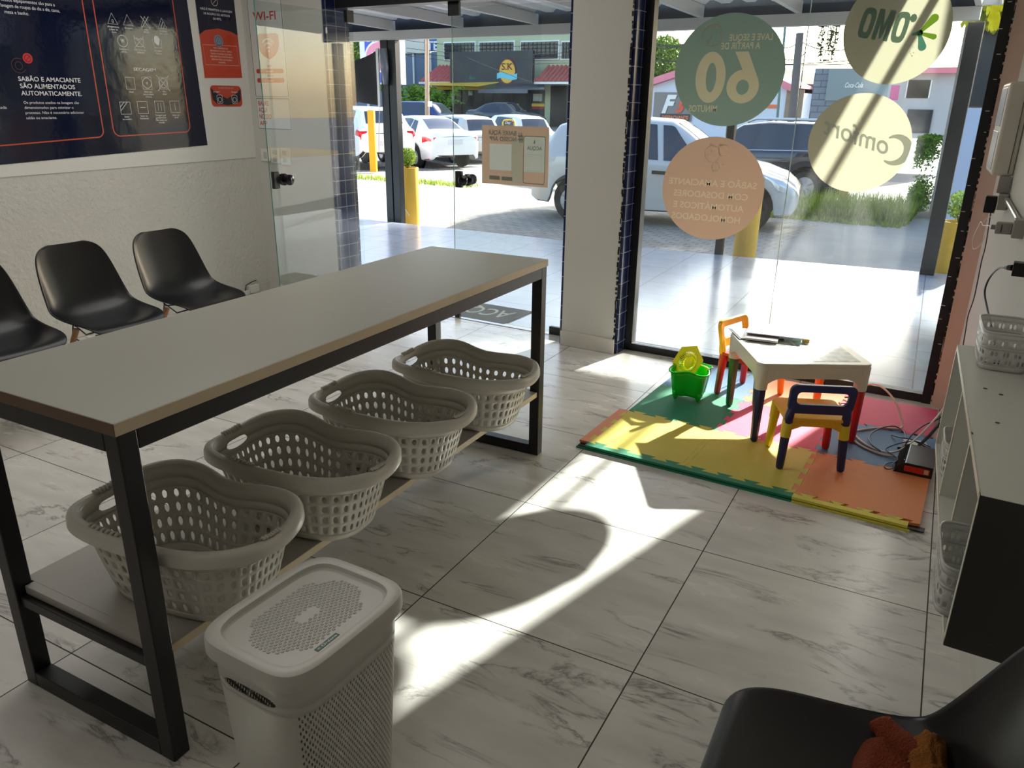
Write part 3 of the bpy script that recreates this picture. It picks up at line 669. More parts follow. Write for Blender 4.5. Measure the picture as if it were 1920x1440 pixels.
# ================================================================== PLAY CORNER
def col(rgb, rough=0.45, **k): return M('foam', rgb, rough, var=0.04, **k)
def foam(n, rgb): return M(n, rgb, 0.7, var=0.05, vscale=14, bump=0.12, bscale=300)
mf = dict(yellow=foam('yellow_foam', (206, 190, 74)), green=foam('green_foam', (30, 128, 92)), pink=foam('pink_foam', (214, 74, 108)),
          blue=foam('blue_foam', (92, 132, 170)), orange=foam('orange_foam', (226, 140, 84)), lemon=foam('lemon_foam', (222, 208, 82)), salmon=foam('salmon_foam', (222, 142, 108)))
MX = [-0.022, 0.460, 0.942, 1.424]; MY = [0.648, 1.130, 1.612, 2.094]
MZ = 0.024
def toothed(P, Q, n=4, a=0.017, sgn=1):
    P = Vector(P); Q = Vector(Q); d = Q-P; L = d.length; d.normalize(); nrm = Vector((-d.y, d.x))*sgn; out = [P]; s_ = L/(2*n)
    for k in range(n):
        c = P+d*(s_*(2*k+1)); out += [c-d*s_*0.34-nrm*a*0.5, c-d*s_*0.62+nrm*a*0.9, c+d*s_*0.62+nrm*a*0.9, c+d*s_*0.34-nrm*a*0.5]
    out.append(Q); return out
def edge(P, Q, kind):
    """the same path whichever neighbour asks for it"""
    if kind == 's': return [Vector(P), Vector(Q)]
    if (P[0], P[1]) < (Q[0], Q[1]): return toothed(P, Q)
    return toothed(Q, P)[::-1]
def mat_poly(x0, x1, y0, y1, kinds):
    c = [(x0, y0), (x1, y0), (x1, y1), (x0, y1)]; out = []
    for i in range(4): out += edge(c[i], c[(i+1) % 4], kinds[i])[:-1]
    ctr = Vector(((x0+x1)/2, (y0+y1)/2)); return [(p.x+(0.0006 if p.x < ctr.x else -0.0006), p.y+(0.0006 if p.y < ctr.y else -0.0006)) for p in out]
GM = 'interlocking foam play mats'
plan = [[('yellow', 'yellow foam puzzle mat at the left front corner, brightest in the sun'), ('yellow', 'yellow foam puzzle mat under the navy-backed toy chair'), ('orange', 'orange foam puzzle mat at the front beside the black power unit')],
        [('green', 'green foam puzzle mat under the green toy bucket'), ('pink', 'pink foam puzzle mat under the middle of the toy table'), ('blue', 'blue foam puzzle mat under the loops of cable')],
        [('blue', 'blue foam puzzle mat by the window behind the green bucket'), ('orange', 'orange foam puzzle mat by the window behind the toy table'), ('pink', 'pink foam puzzle mat in the window corner')]]
for j in range(3):
    for i in range(3):
        cname, lab = plan[j][i]
        k = ['t' if j > 0 or True else 's', 't' if i < 2 else 's', 't' if j < 2 else 's', 't' if i > 0 or j == 0 else 's']
        x1 = MX[i+1]-(0.03 if (i == 2 and j == 2) else 0)
        y1 = MY[j+1] if i < 2 else min(MY[j+1], 2.06)
        if j == 2: k[2] = 's'; y1 = (2.10, 2.09, 2.06)[i]
        o = MB().prism(mat_poly(MX[i], x1, MY[j], y1, k), (0, 0, 0.0005), (1, 0, 0), (0, 1, 0), (0, 0, 1), MZ-0.0005).build('foam_mat', mf[cname]); tag(o, lab, 'foam mat', GM)
def strip_poly(P, Q, w):     # border strip on the outer side of a toothed edge
    e = edge(P, Q, 't'); d = (Vector(Q)-Vector(P)).normalized(); n = Vector((d.y, -d.x))*w
    return [(p.x+n.x*0.01, p.y+n.y*0.01) for p in e]+[tuple(Vector(Q)+n), tuple(Vector(P)+n)]
def strip(P, Q, w, cname, z0, z1, lab):
    o = MB().prism(strip_poly(P, Q, w), (0, 0, z0), (1, 0, 0), (0, 1, 0), (0, 0, 1), z1-z0).build('foam_border', mf[cname]); tag(o, lab, 'foam border', 'border strips of the foam mats')
strip((MX[0], MY[0]), (MX[1], MY[0]), 0.042, 'green', 0.0125, MZ, 'green border strip along the left yellow mat, upper layer')
strip((MX[1], MY[0]), (MX[2], MY[0]), 0.042, 'green', 0.0125, MZ, 'green border strip along the second yellow mat, upper layer')
strip((MX[2], MY[0]), (MX[3]-0.04, MY[0]), 0.042, 'lemon', 0.0125, MZ, 'lemon yellow border strip along the orange mat, upper layer')
strip((MX[0], MY[1]), (MX[0], MY[0]), 0.05, 'salmon', 0.0125, MZ, 'salmon border strip along the left side of the yellow mat')
low = MB().bx((MX[0]-0.045, MY[0]-0.046, 0), (MX[2], MY[0]-0.002, 0.0085)).build('foam_border', mf['green']); tag(low, 'green border strip of the lower layer, just under the upper green strips', 'foam border', 'border strips of the foam mats')
low = MB().bx((MX[2]+0.002, MY[0]-0.048, 0), (MX[3]-0.03, MY[0]-0.002, 0.0085)).build('foam_border', mf['lemon']); tag(low, 'lemon border strip of the lower layer, under the upper lemon strip', 'foam border', 'border strips of the foam mats')
mid = MB().bx((MX[0]-0.04, MY[0]-0.036, 0.0086), (MX[3]+0.02, MY[0]-0.002, 0.0124)).bx((MX[0]-0.046, MY[0], 0), (MX[0]-0.002, MY[1], 0.0124)).build('foam_border', m_blackp); tag(mid, 'black strip standing in for the shaded gap between the two foam border layers', 'foam border')  # black filler gives the open gap its shade by colour
# --- toy table
pw = lambda n, c, r=0.28: M(n, c, r, var=0.03, spec=0.5)
p_navy = pw('navy_plastic', (24, 34, 88)); p_yel = pw('yellow_plastic', (240, 176, 22)); p_red = pw('red_plastic', (196, 34, 40)); p_grn = pw('green_plastic', (44, 108, 62)); p_org = pw('orange_plastic', (238, 132, 24)); p_wht = pw('ivory_plastic', (220, 214, 198)); p_lem = pw('lemon_plastic', (226, 196, 30))
kt = thing('toy_table', "ivory plastic children's table with four legs of different colours on the foam mats", 'table', (0.735, 1.417, MZ), math.radians(30.8), world=False)
H = 0.41; w = 0.268
MB().prism(rrect(2*w, 2*w, 0.035, 6), (0, 0, H-0.016), (1, 0, 0), (0, 1, 0), (0, 0, 1), 0.016).build('table_top', p_wht, kt, bevel=0.004, segs=2)
ap = []
for i in range(33):
    t = -1+2*i/32; x = t*(w-0.02); a = abs(t); ap.append((x, H-0.075 if a < 0.62 else H-0.075-0.055*((a-0.62)/0.38)**1.6))
apm = MB()
for k in range(4):
    R = Matrix.Rotation(k*math.pi/2, 3, 'Z')
    poly = [(-(w-0.02), H-0.015)]+ap+[((w-0.02), H-0.015)]
    apm.prism(poly, R @ Vector((0, -w+0.016, 0)), R @ Vector((1, 0, 0)), (0, 0, 1), R @ Vector((0, -1, 0)), 0.012)
for sx in (-1, 1):
    for sy in (-1, 1): apm.cyl((sx*(w-0.032), sy*(w-0.032), H-0.135), (sx*(w-0.032), sy*(w-0.032), H-0.014), 0.030, 0.034, 16)
apm.build('apron', p_wht, kt, auto=40)
for sx, sy, m_ in ((-1, -1, p_navy), (1, -1, p_red), (1, 1, p_org), (-1, 1, p_grn)):
    MB().lathe((sx*(w-0.032), sy*(w-0.032), 0), [(0.010, 0.0), (0.017, 0.006), (0.019, 0.02), (0.027, H-0.13)], 10).build('leg', m_, kt, auto=30)
dm = MB().flat([(-0.225, -0.225), (-0.004, -0.225), (-0.004, 0.225), (-0.225, 0.225)], (0, 0, H+0.0007), (1, 0, 0), (0, 1, 0)).flat([(0.004, -0.225), (0.225, -0.225), (0.225, 0.225), (0.004, 0.225)], (0, 0, H+0.0007), (1, 0, 0), (0, 1, 0))
mdec = bpy.data.materials.new('glossy_printed_sheet'); mdec.use_nodes = True; nt = mdec.node_tree; bb = nt.nodes['Principled BSDF']; tc = nn(nt, 'ShaderNodeTexCoord')
ck = nn(nt, 'ShaderNodeTexBrick'); ck.inputs['Scale'].default_value = 1.0; ck.inputs['Brick Width'].default_value = 0.075; ck.inputs['Row Height'].default_value = 0.062; ck.inputs['Mortar Size'].default_value = 0.012
ck.inputs['Color1'].default_value = lin((150, 152, 148)); ck.inputs['Color2'].default_value = lin((164, 164, 158)); ck.inputs['Mortar'].default_value = lin((196, 194, 186)); nt.links.new(tc.outputs['Object'], ck.inputs[0]); nt.links.new(ck.outputs['Color'], bb.inputs['Base Color']); bb.inputs['Roughness'].default_value = 0.16
dm.build('printed_sheets', mdec, kt)
# --- toy chairs
def toy_chair(label, loc, rz, seat, back, legs, socket):
    r = thing('toy_chair', label, 'chair', loc, rz, "children's plastic chairs", world=False)
    SX, SY, SZ = 0.122, 0.11, 0.235
    MB().prism(rrect(0.285, 0.262, 0.03, 5), (0, 0, SZ), (1, 0, 0), (0, 1, 0), (0, 0, 1), 0.016).build('seat', seat, r, bevel=0.005)
    a = MB()
    for R in [Matrix.Rotation(k*math.pi/2, 3, 'Z') for k in range(4)]:
        L = 0.105; a.prism([(-L, 0.0), (L, 0.0), (L, -0.045), (L*0.6, -0.026), (-L*0.6, -0.026), (-L, -0.045)], R @ Vector((0, -0.122, 0))+Vector((0, 0, SZ)), R @ Vector((1, 0, 0)), (0, 0, 1), R @ Vector((0, 1, 0)), 0.010)
    a.build('seat_apron', seat, r)
    for (sx, sy), m_ in zip(((-1, -1), (1, -1), (1, 1), (-1, 1)), legs):
        sp = 0.012
        MB().cyl((sx*(SX+sp*0.3), sy*(SY+sp*0.3), 0.155), (sx*SX, sy*SY, SZ+0.004), 0.0225, 0.0235, 12).build('corner_socket', socket, r, auto=40)
        g = MB(); b0 = Vector((sx*(SX+sp), sy*(SY+sp), 0)); b1 = Vector((sx*(SX+sp*0.3), sy*(SY+sp*0.3), 0.158))
        g.tube([b0, b0+(b1-b0)*0.03, b0+(b1-b0)*0.12, b1], 0.02, 10, rs=[0.009, 0.0155, 0.0175, 0.0205]); g.build('leg', m_, r, auto=30)
    # back: two posts that merge into a plate with a window
    W2, z0, z1 = 0.142, 0.285, 0.408; n = 6
    outer = [(-W2*0.82, z0), (W2*0.82, z0)]
    o_ = [(x, z) for x, z in rrect(2*W2, z1-z0+0.02, 0.035, 6)]; o_ = [(x*(1-0.06*(1-(z+0.08)/0.16)*0.6), (z0+z1)/2+z) for x, z in o_]
    i_ = [(x, (z0+z1)/2+0.006+z) for x, z in rrect(0.215, 0.062, 0.02, 6)]
    def P(x, z, t): return (x, -SY-0.004-(z-0.235)*0.20+t-0.010*(1-(x/W2)**2)*1.0, z)
    pl = MB()
    for t, flip in ((-0.011, 1), (0.011, -1)):
        k = len(pl.v); pl.v += [P(x, z, t) for x, z in o_]+[P(x, z, t) for x, z in i_]; N = len(o_)
        for q in range(N):
            f = (k+q, k+(q+1) % N, k+N+(q+1) % N, k+N+q); pl.f.append(f if flip > 0 else f[::-1])
    for lo_, fl_ in ((0, 1), (N, -1)):
        for q in range(N):
            a0 = lo_+q; a1 = lo_+(q+1) % N; f = (a0, a1, 2*N+a1, 2*N+a0); pl.f.append(f[::-1] if fl_ > 0 else f)
    for sx in (-1, 1): pl.tube([P(sx*SX, 0.225, 0), P(sx*SX, 0.26, 0), P(sx*(SX-0.004), 0.295, 0), P(sx*(SX-0.01), 0.325, 0)], 0.02, 10, rs=[0.021, 0.020, 0.018, 0.010])
    pl.build('backrest', back, r, bevel=0.004, auto=40)
    return r
toy_chair("navy-backed toy chair with yellow seat facing the toy table", (0.900, 1.022, MZ), math.radians(25.5), p_yel, p_navy, (p_navy, p_navy, p_red, p_lem), p_lem)
toy_chair("yellow-backed toy chair with red seat half behind the toy table", (0.453, 1.736, MZ), math.radians(-106), p_red, p_yel, (p_red, p_red, p_grn, p_org)[::1], p_red)
# --- green castle bucket and its sieve
bx_, by_ = 0.185, 1.49
p_bg = pw('bright_green_plastic', (20, 196, 40), 0.2); p_by = pw('bright_yellow_plastic', (246, 238, 20), 0.22)
bu = thing('toy_bucket', 'bright green castle-shaped toy bucket standing on the green mat', 'toy bucket', (bx_, by_, MZ), math.radians(8), world=False)
def bk_out(u, k, o=0.0):     # square with four round towers
    t = 2*math.pi*u; r0 = (0.088+0.020*k)*(1+0.17*math.cos(4*(t-math.pi/4)))+o; return r0*math.cos(t), r0*math.sin(t)
bw = MB(); bw.grid(lambda u, v: (*bk_out(u, v), 0.035+0.140*v+0.006*v*math.cos(8*math.pi*u)), 96, 8, cu=True)
bw.flat([bk_out(i/96, 0) for i in range(96)], (0, 0, 0.036), (1, 0, 0), (0, 1, 0)); bw.build('bucket_body', p_bg, bu, solid=0.002, auto=50)
MB().tube([(*bk_out(i/96, 1.0, 0.006), 0.176+0.006*math.cos(8*math.pi*i/96)) for i in range(96)], 0.0045, 6, closed=True).build('bucket_rim', p_bg, bu, smooth=True)
for k in range(4):
    t = math.pi/4+k*math.pi/2; MB().lathe((0.088*math.cos(t), 0.088*math.sin(t), 0), [(0.0, 0.0), (0.010, 0.012), (0.018, 0.034), (0.022, 0.06)], 12).build('bucket_foot', p_bg, bu, smooth=True)
hb = MB().tube([(0.105*math.cos(a)*1.0, 0.105*math.sin(a), 0.158+0.012*math.sin(a*1)) for a in [math.radians(-10+i*10) for i in range(20)]], 0.004, 6).build('bucket_handle', m_vinylwall, bu, smooth=True)
sv = thing('toy_sieve', 'yellow toy sand sieve leaning inside the green bucket', 'toy sieve', (bx_-0.01, by_+0.0, MZ+0.165))
Rs = Matrix.Rotation(math.radians(-22), 3, 'Z') @ Matrix.Rotation(math.radians(62), 3, 'X') @ Matrix.Rotation(math.radians(-12), 3, 'Z')
sc_ = Vector((bx_-0.022, by_-0.008, MZ+0.212)); sm = MB()
hexo = [(0.100*math.cos(math.radians(90+60*i))*(1.0), 0.100*math.sin(math.radians(90+60*i))) for i in range(6)]
ho = []
for i in range(6):
    for k in range(8): t = k/8; ho.append((hexo[i][0]*(1-t)+hexo[(i+1) % 6][0]*t, hexo[i][1]*(1-t)+hexo[(i+1) % 6][1]*t))
ci = [(0.062*math.cos(math.radians(90)+2*math.pi*i/48), 0.062*math.sin(math.radians(90)+2*math.pi*i/48)) for i in range(48)]
sm.add([sc_+Rs @ Vector((x, y, 0)) for x, y in ho+ci], [(i, (i+1) % 48, 48+(i+1) % 48, 48+i) for i in range(48)]); sm.build('sieve_plate', p_by, sv, solid=0.003, off=0)
dish = MB(); fnd = lambda u, v: sc_+Rs @ Vector(((0.062-0.034*v)*math.cos(2*math.pi*u), (0.062-0.034*v)*math.sin(2*math.pi*u), -0.022*math.sin(v*1.5)))
dish.perf(fnd, [i/36 for i in range(37)], [0, 0.5, 1.0], 0.55, 0.72, cu=True); dish.add([fnd(i/36, 1) for i in range(36)], [tuple(range(36))])
dish.build('sieve_dish', p_by, sv, solid=0.0015, off=0, auto=60)
MB().tube([sc_+Rs @ Vector((x*1.02, y*1.02, 0.001)) for x, y in ci], 0.004, 6, closed=True).build('sieve_ring', p_by, sv, smooth=True)
# --- magazines on the toy table
RZ = math.radians(12)
mz = M('magazine_cover', (150, 140, 190), 0.14, var=0.0)
nt = mz.node_tree; tc = nn(nt, 'ShaderNodeTexCoord'); no = nn(nt, 'ShaderNodeTexNoise'); no.inputs['Scale'].default_value = 14; no.inputs['Distortion'].default_value = 2.0; nt.links.new(tc.outputs['Object'], no.inputs[0])
nt.links.new(ramp(nt, no.outputs['Fac'], [(0.38, lin((70, 66, 150))), (0.46, lin((120, 120, 165))), (0.52, lin((84, 76, 160))), (0.6, lin((170, 60, 84))), (0.68, lin((60, 140, 150)))]), nt.nodes['Principled BSDF'].inputs['Base Color'])
TZ0 = MZ+H+0.001
def slabr(c, d, rz): return MB().box(c, d, Matrix.Rotation(rz, 3, 'Z'))
zz = TZ0
o = thing('notebook', 'black-covered open folder flat on the toy table under the magazine', 'notebook', (0.47, 1.53, zz))
slabr((0.50, 1.53, zz+0.002), (0.23, 0.20, 0.003), RZ+0.35).build('cover', m_blackp, o); slabr((0.503, 1.531, zz+0.0045), (0.215, 0.185, 0.002), RZ+0.35).build('pages', m_vinylwall, o)
o = thing('book', 'thin white paperback lying at the left corner of the toy table', 'book', (0.56, 1.42, zz))
slabr((0.555, 1.445, zz+0.0105), (0.155, 0.10, 0.009), 0.15).build('pages', M('paper_edge', (214, 208, 204), 0.8), o); slabr((0.555, 1.445, zz+0.0157), (0.157, 0.102, 0.0012), 0.15).build('cover', M('grey_mauve_cover', (150, 140, 146), 0.3), o)
o = thing('magazine', 'glossy blue and pink magazine on top of the stack on the toy table', 'magazine', (0.6, 1.56, zz+0.02))
Rm = Matrix.Rotation(math.radians(9), 3, 'Z') @ Matrix.Rotation(math.radians(-1.2), 3, 'X')
MB().box((0.595, 1.565, zz+0.0232), (0.285, 0.205, 0.004), Rm).build('pages', m_vinylwall, o); MB().box((0.595, 1.565, zz+0.0257), (0.288, 0.208, 0.0009), Rm).build('front_cover', mz, o)
MB().box((0.60, 1.60, zz+0.0195), (0.27, 0.20, 0.003), Matrix.Rotation(math.radians(4), 3, 'Z')).build('magazine', M('turquoise_cover', (120, 196, 196), 0.2)); tag(bpy.data.objects['magazine.001'] if 'magazine.001' in bpy.data.objects else bpy.data.objects['magazine'], 'turquoise-edged magazine showing from under the blue and pink one', 'magazine')
er = MB().box((0.755, 1.515, zz+0.0115), (0.035, 0.018, 0.020), Matrix.Rotation(0.3, 3, 'Z')).build('pencil_sharpener', M('mustard_plastic', (196, 168, 60), 0.4), bevel=0.003); tag(er, 'small mustard-coloured block beside the magazine on the toy table', 'sharpener')
# --- black power unit, boxes and cables in the corner
pu = thing('power_unit', 'black rounded power supply unit with a red label on the orange mat', 'power supply', (1.36, 1.2, MZ))
prf = [(0.0, 0.0), (0.004, 0.006), (0.012, 0.03), (0.026, 0.047), (0.045, 0.053), (0.155, 0.053), (0.155, 0.0)]
MB().prism([(a, c) for a, c in prf], (1.275, 1.105, MZ), (1, 0, 0), (0, 0, 1), (0, 1, 0), 0.24).build('casing', M('satin_black_plastic', (26, 26, 28), 0.35), pu, bevel=0.002)
rb_ = MB()
for i in range(26):
    y = 1.112+i*0.009; rb_.tube([(1.275+a, y, MZ+c) for a, c in ((0.004, 0.01), (0.011, 0.031), (0.025, 0.048), (0.04, 0.0535))], 0.0016, 5)
rb_.build('casing_ribs', m_blackp, pu, smooth=True)
MB().bx((1.316, 1.1035, MZ+0.014), (1.418, 1.105, MZ+0.041)).build('red_label', M('red_print', (206, 42, 38), 0.4), pu)
MB().bx((1.396, 1.1025, MZ+0.018), (1.414, 1.1035, MZ+0.038)).build('beige_mark', M('beige_print', (200, 180, 150), 0.5), pu)
MB().cyl((1.310, 1.135, MZ+0.053), (1.310, 1.135, MZ+0.055), 0.003, n=10).build('indicator', M('pale_green_lens', (150, 200, 130), 0.3), pu)
rt = thing('network_box', 'small white network box with antenna behind the black power unit', 'router', (1.33, 1.42, MZ))
MB().box((1.335, 1.43, MZ+0.016), (0.10, 0.075, 0.03), Matrix.Rotation(0.3, 3, 'Z')).build('case', m_vinylwall, rt, bevel=0.006)
MB().tube([(1.35, 1.40, MZ+0.03), (1.385, 1.46, MZ+0.07), (1.415, 1.53, MZ+0.115)], 0.008, 8).build('antenna', m_black, rt)
ad = MB().box((1.30, 1.375, MZ+0.009), (0.07, 0.03, 0.016), Matrix.Rotation(-0.2, 3, 'Z')).build('adapter', m_black, bevel=0.004); tag(ad, 'flat black adapter in front of the white network box', 'adapter')
m_cw = M('pinkish_white_cable', (214, 190, 176), 0.45); m_cb = M('navy_black_cable', (24, 28, 52), 0.4); m_cg = M('white_cable', (214, 210, 200), 0.4)
def smooth_path(p, n=8):
    p = [Vector(q) for q in p]; out = []
    for i in range(len(p)-1):
        a = p[max(0, i-1)]; b_ = p[i]; c = p[i+1]; d = p[min(len(p)-1, i+2)]
        for k in range(n):
            t = k/n; out.append(0.5*((2*b_)+(c-a)*t+(2*a-5*b_+4*c-d)*t*t+(3*b_-a-3*c+d)*t**3))
    out.append(p[-1]); return out
def cable(name, lab, pts, r, m_, cat='cable', grp=None): return tag(MB().tube(smooth_path(pts), r, 7).build(name, m_, smooth=True), lab, cat, grp)
z = MZ+0.006
cable('network_cable', 'thick white cable arching from under the toy table and looping on the blue mat', [(0.93, 1.95, z+0.03), (1.02, 1.93, z+0.10), (1.10, 1.88, z+0.13), (1.19, 1.80, z+0.09), (1.245, 1.70, z+0.02), (1.245, 1.64, z), (1.16, 1.60, z), (1.07, 1.50, z), (1.045, 1.42, z), (1.09, 1.33, z), (1.16, 1.275, z), (1.22, 1.255, z), (1.27, 1.26, z+0.004)], 0.0052, m_cw)
cable('network_cable', 'second white cable curving close beside the thick loop on the blue mat', [(1.056, 1.44, z+0.002), (1.11, 1.36, z), (1.18, 1.30, z), (1.25, 1.285, z+0.01), (1.30, 1.33, z+0.035), (1.35, 1.45, z+0.07), (1.40, 1.60, z+0.12), (1.425, 1.68, z+0.16)], 0.0045, m_cg)
cable('power_cable', 'dark blue cable in a wide loop on the blue mat', [(1.20, 1.27, z+0.01), (1.15, 1.34, z+0.008), (1.13, 1.45, z+0.006), (1.16, 1.56, z+0.01), (1.22, 1.63, z+0.012), (1.27, 1.58, z+0.01), (1.285, 1.48, z+0.02), (1.30, 1.40, z+0.03)], 0.0034, m_cb)
cable('power_cable', 'dark cable tangle crossing over the white network box', [(1.22, 1.53, z), (1.26, 1.47, z+0.02), (1.31, 1.41, z+0.045), (1.37, 1.37, z+0.04), (1.42, 1.36, z+0.03)], 0.0034, m_cb)
cable('power_cable', 'dark cable arching from the black power unit towards the corner', [(1.29, 1.34, z+0.02), (1.31, 1.42, z+0.06), (1.35, 1.52, z+0.085), (1.39, 1.57, z+0.10), (1.42, 1.58, z+0.13)], 0.0034, m_cb)
cable('power_cable', 'thin dark cable looping at the left end of the black power unit', [(1.28, 1.20, z), (1.245, 1.17, z), (1.235, 1.13, z), (1.25, 1.10, z), (1.272, 1.115, z+0.004), (1.268, 1.15, z+0.01), (1.28, 1.22, z+0.01), (1.24, 1.27, z+0.01), (1.22, 1.31, z+0.01), (1.26, 1.35, z+0.03), (1.33, 1.38, z+0.05), (1.40, 1.37, z+0.04)], 0.0026, m_cb)

# ================================================================== WALL SHELF
def fx(y, d=0.0): return 1.430-0.083*y-d
SZ0, SZ1, Y0, Y1, DEP = 0.55, 0.89, -0.925, 0.16, 0.168
m_wmel = M('white_melamine', (214, 214, 204), 0.35, var=0.02); m_wedge = M('cream_edge', (226, 224, 206), 0.4); m_dgrey = M('graphite_panel', (62, 60, 58), 0.5, var=0.08)
sh = thing('wall_shelf', 'white three-compartment cubby shelf with a graphite end panel on the right wall', 'shelf', (1.5, -0.4, SZ0))
def pan(y0, y1, z0, z1, x_in=0.0, x_out=None):
    d = DEP if x_out is None else x_out
    return MB().hexa([(fx(y0)+x_in, y0, z0), (fx(y0)+d, y0, z0), (fx(y1)+d, y1, z0), (fx(y1)+x_in, y1, z0), (fx(y0)+x_in, y0, z1), (fx(y0)+d, y0, z1), (fx(y1)+d, y1, z1), (fx(y1)+x_in, y1, z1)])
T = 0.015
pan(Y0, Y1, SZ1-T, SZ1, 0.001).build('top_panel', m_wmel, sh); pan(Y0, Y1, SZ0, SZ0+T, 0.001).build('bottom_panel', m_wmel, sh)
pan(Y0, Y1, SZ0+T, SZ1-T, DEP-0.004).build('back_panel', m_wmel, sh)
pan(Y0-0.001, Y0+T, SZ0, SZ1-0.0005, 0.001).build('end_panel', m_dgrey, sh); pan(Y1-T, Y1, SZ0+T, SZ1-T, 0.001).build('end_panel', m_wmel, sh)
for y in (-0.60, -0.235): pan(y-T/2, y+T/2, SZ0+T, SZ1-T, 0.004, DEP-0.004).build('divider', m_wmel, sh)
e = MB()
for a in (pan(Y0, Y1, SZ1-T, SZ1, 0, 0.0015), pan(Y0, Y1, SZ0, SZ0+T, 0, 0.0015), pan(Y0, Y0+T, SZ0, SZ1, 0, 0.0015), pan(Y1-T, Y1, SZ0, SZ1, 0, 0.0015), pan(-0.60-T/2, -0.60+T/2, SZ0, SZ1, 0.002, 0.0045), pan(-0.235-T/2, -0.235+T/2, SZ0, SZ1, 0.002, 0.0045)): e.add(a.v, a.f)
e.build('edge_banding', m_wedge, sh)
hc = MB()
for (x, y) in ((1.50, -0.25), (1.535, -0.28), (1.53, -0.5)): hc.cyl((x, y, SZ1+0.0002), (x, y, SZ1+0.0012), 0.005, n=10)
hc.cyl((1.585, Y0-0.0012, 0.582), (1.585, Y0-0.0025, 0.582), 0.006, n=10)
hc.build('screw_caps', m_dgrey, sh)
m_tr = bpy.data.materials.new('frosted_plastic'); m_tr.use_nodes = True; nt = m_tr.node_tree; bb = nt.nodes['Principled BSDF']; bb.inputs['Base Color'].default_value = lin((232, 232, 228)); bb.inputs['Roughness'].default_value = 0.25; bb.inputs['Alpha'].default_value = 0.62
no = nn(nt, 'ShaderNodeTexNoise'); no.inputs['Scale'].default_value = 30; nt.links.new(ramp(nt, no.outputs['Fac'], [(0.3, lin((222, 222, 218))), (0.7, lin((238, 238, 234)))]), bb.inputs['Base Color'])
def bubble_basket(label, c, w_, d_, h_, rz, tilt=0.0):
    r = thing('plastic_basket', label, 'basket', c, rz, 'frosted plastic organiser baskets', world=False)
    def wall(u, v):
        k = v; W2 = w_/2*(0.93+0.07*k); D2 = d_/2*(0.93+0.07*k); n = 6.0; t = 2*math.pi*u; cc = math.cos(t); ss = math.sin(t); g = (abs(cc)**n+abs(ss)**n)**(-1/n); return (W2*g*cc, D2*g*ss, 0.002+v*h_)
    b_ = MB(); n = 44; b_.perf(wall, [i/n for i in range(n+1)], [0.12, 0.34, 0.54], 0.66, 0.62, cu=True, solid=lambda i, j: (i+j*1) % 3 == 2, q=2); b_.perf(wall, [i/n for i in range(n+1)], [0.62, 0.84], 0.66, 0.7, cu=True, solid=lambda i, j: i % 3 == 0, q=2)
    b_.grid(lambda u, v: wall(u, v*0.12), 88, 1, cu=True); b_.grid(lambda u, v: wall(u, 0.54+v*0.08), 88, 1, cu=True); b_.grid(lambda u, v: wall(u, 0.84+v*0.16), 88, 1, cu=True)
    b_.flat([wall(i/88, 0)[:2] for i in range(88)], (0, 0, 0.002), (1, 0, 0), (0, 1, 0)); b_.build('basket_wall', m_tr, r, solid=0.0016, off=0, auto=50)
    MB().tube([Vector(wall(i/88, 1.0)) for i in range(88)], 0.0032, 6, closed=True).build('basket_rim', m_tr, r, smooth=True)
    MB().tube([Vector(wall(i/88, 0.58))*1.0 for i in range(88)], 0.0022, 6, closed=True).build('basket_ridge', m_tr, r, smooth=True)
    return r
bubble_basket('frosted basket with oval holes standing on top of the wall shelf', (1.527, 0.03, SZ1+0.0005), 0.125, 0.22, 0.105, math.radians(4.8))
pn = MB().tube([(1.475, -0.045, SZ1+0.012), (1.52, -0.05, SZ1+0.012), (1.535, -0.051, SZ1+0.012)], 0.005, 8, rs=[0.002, 0.006, 0.004]).build('pen', M('blue_pen', (28, 30, 96), 0.3), smooth=True); tag(pn, 'blue pen lying inside the frosted basket on the shelf', 'pen')
bubble_basket('frosted basket poking out of the nearest shelf compartment', (1.535, -0.74, SZ0+T+0.0005), 0.135, 0.22, 0.115, math.radians(4.8))
bubble_basket('frosted basket in the farthest shelf compartment', (1.498, -0.04, SZ0+T+0.0005), 0.125, 0.16, 0.10, math.radians(4.8))

# ================================================================== ELECTRICAL THINGS ON THE RIGHT WALL
m_enc = M('light_grey_enclosure', (206, 200, 190), 0.35); m_gsw = M('silver_grey_switch', (150, 150, 150), 0.3, 0.3); m_pvc = M('grey_pvc', (158, 154, 150), 0.45)
eb = thing('switch_enclosure', 'light grey electrical enclosure with two silver covers high on the right wall', 'electrical box', (1.45, 1.6, 1.3))
MB().hexa([(1.402, 1.44, 1.30), (k_x(1.44)-0.001, 1.44, 1.30), (k_x(1.80)-0.001, 1.80, 1.30), (1.375, 1.80, 1.30), (1.402, 1.44, 1.67), (k_x(1.44)-0.001, 1.44, 1.67), (k_x(1.80)-0.001, 1.80, 1.67), (1.375, 1.80, 1.67)]).build('box', m_enc, eb, bevel=0.012, segs=3)
MB().bx((k_x(1.44)-0.022, 1.4375, 1.31), (k_x(1.44)-0.0195, 1.4395, 1.66)).build('lid_seam', m_dgrey, eb)
for z0, z1 in ((1.32, 1.475), (1.495, 1.65)):
    MB().hexa([(1.3955, 1.50, z0), (1.401, 1.50, z0), (1.381, 1.77, z0), (1.374, 1.77, z0), (1.3955, 1.50, z1), (1.401, 1.50, z1), (1.381, 1.77, z1), (1.374, 1.77, z1)]).build('silver_cover', m_gsw, eb, bevel=0.003)
MB().bx((1.435, 1.425, 1.232), (k_x(1.46)-0.001, 1.46, 1.2995)).build('conduit_stub', m_pvc, eb, bevel=0.004)
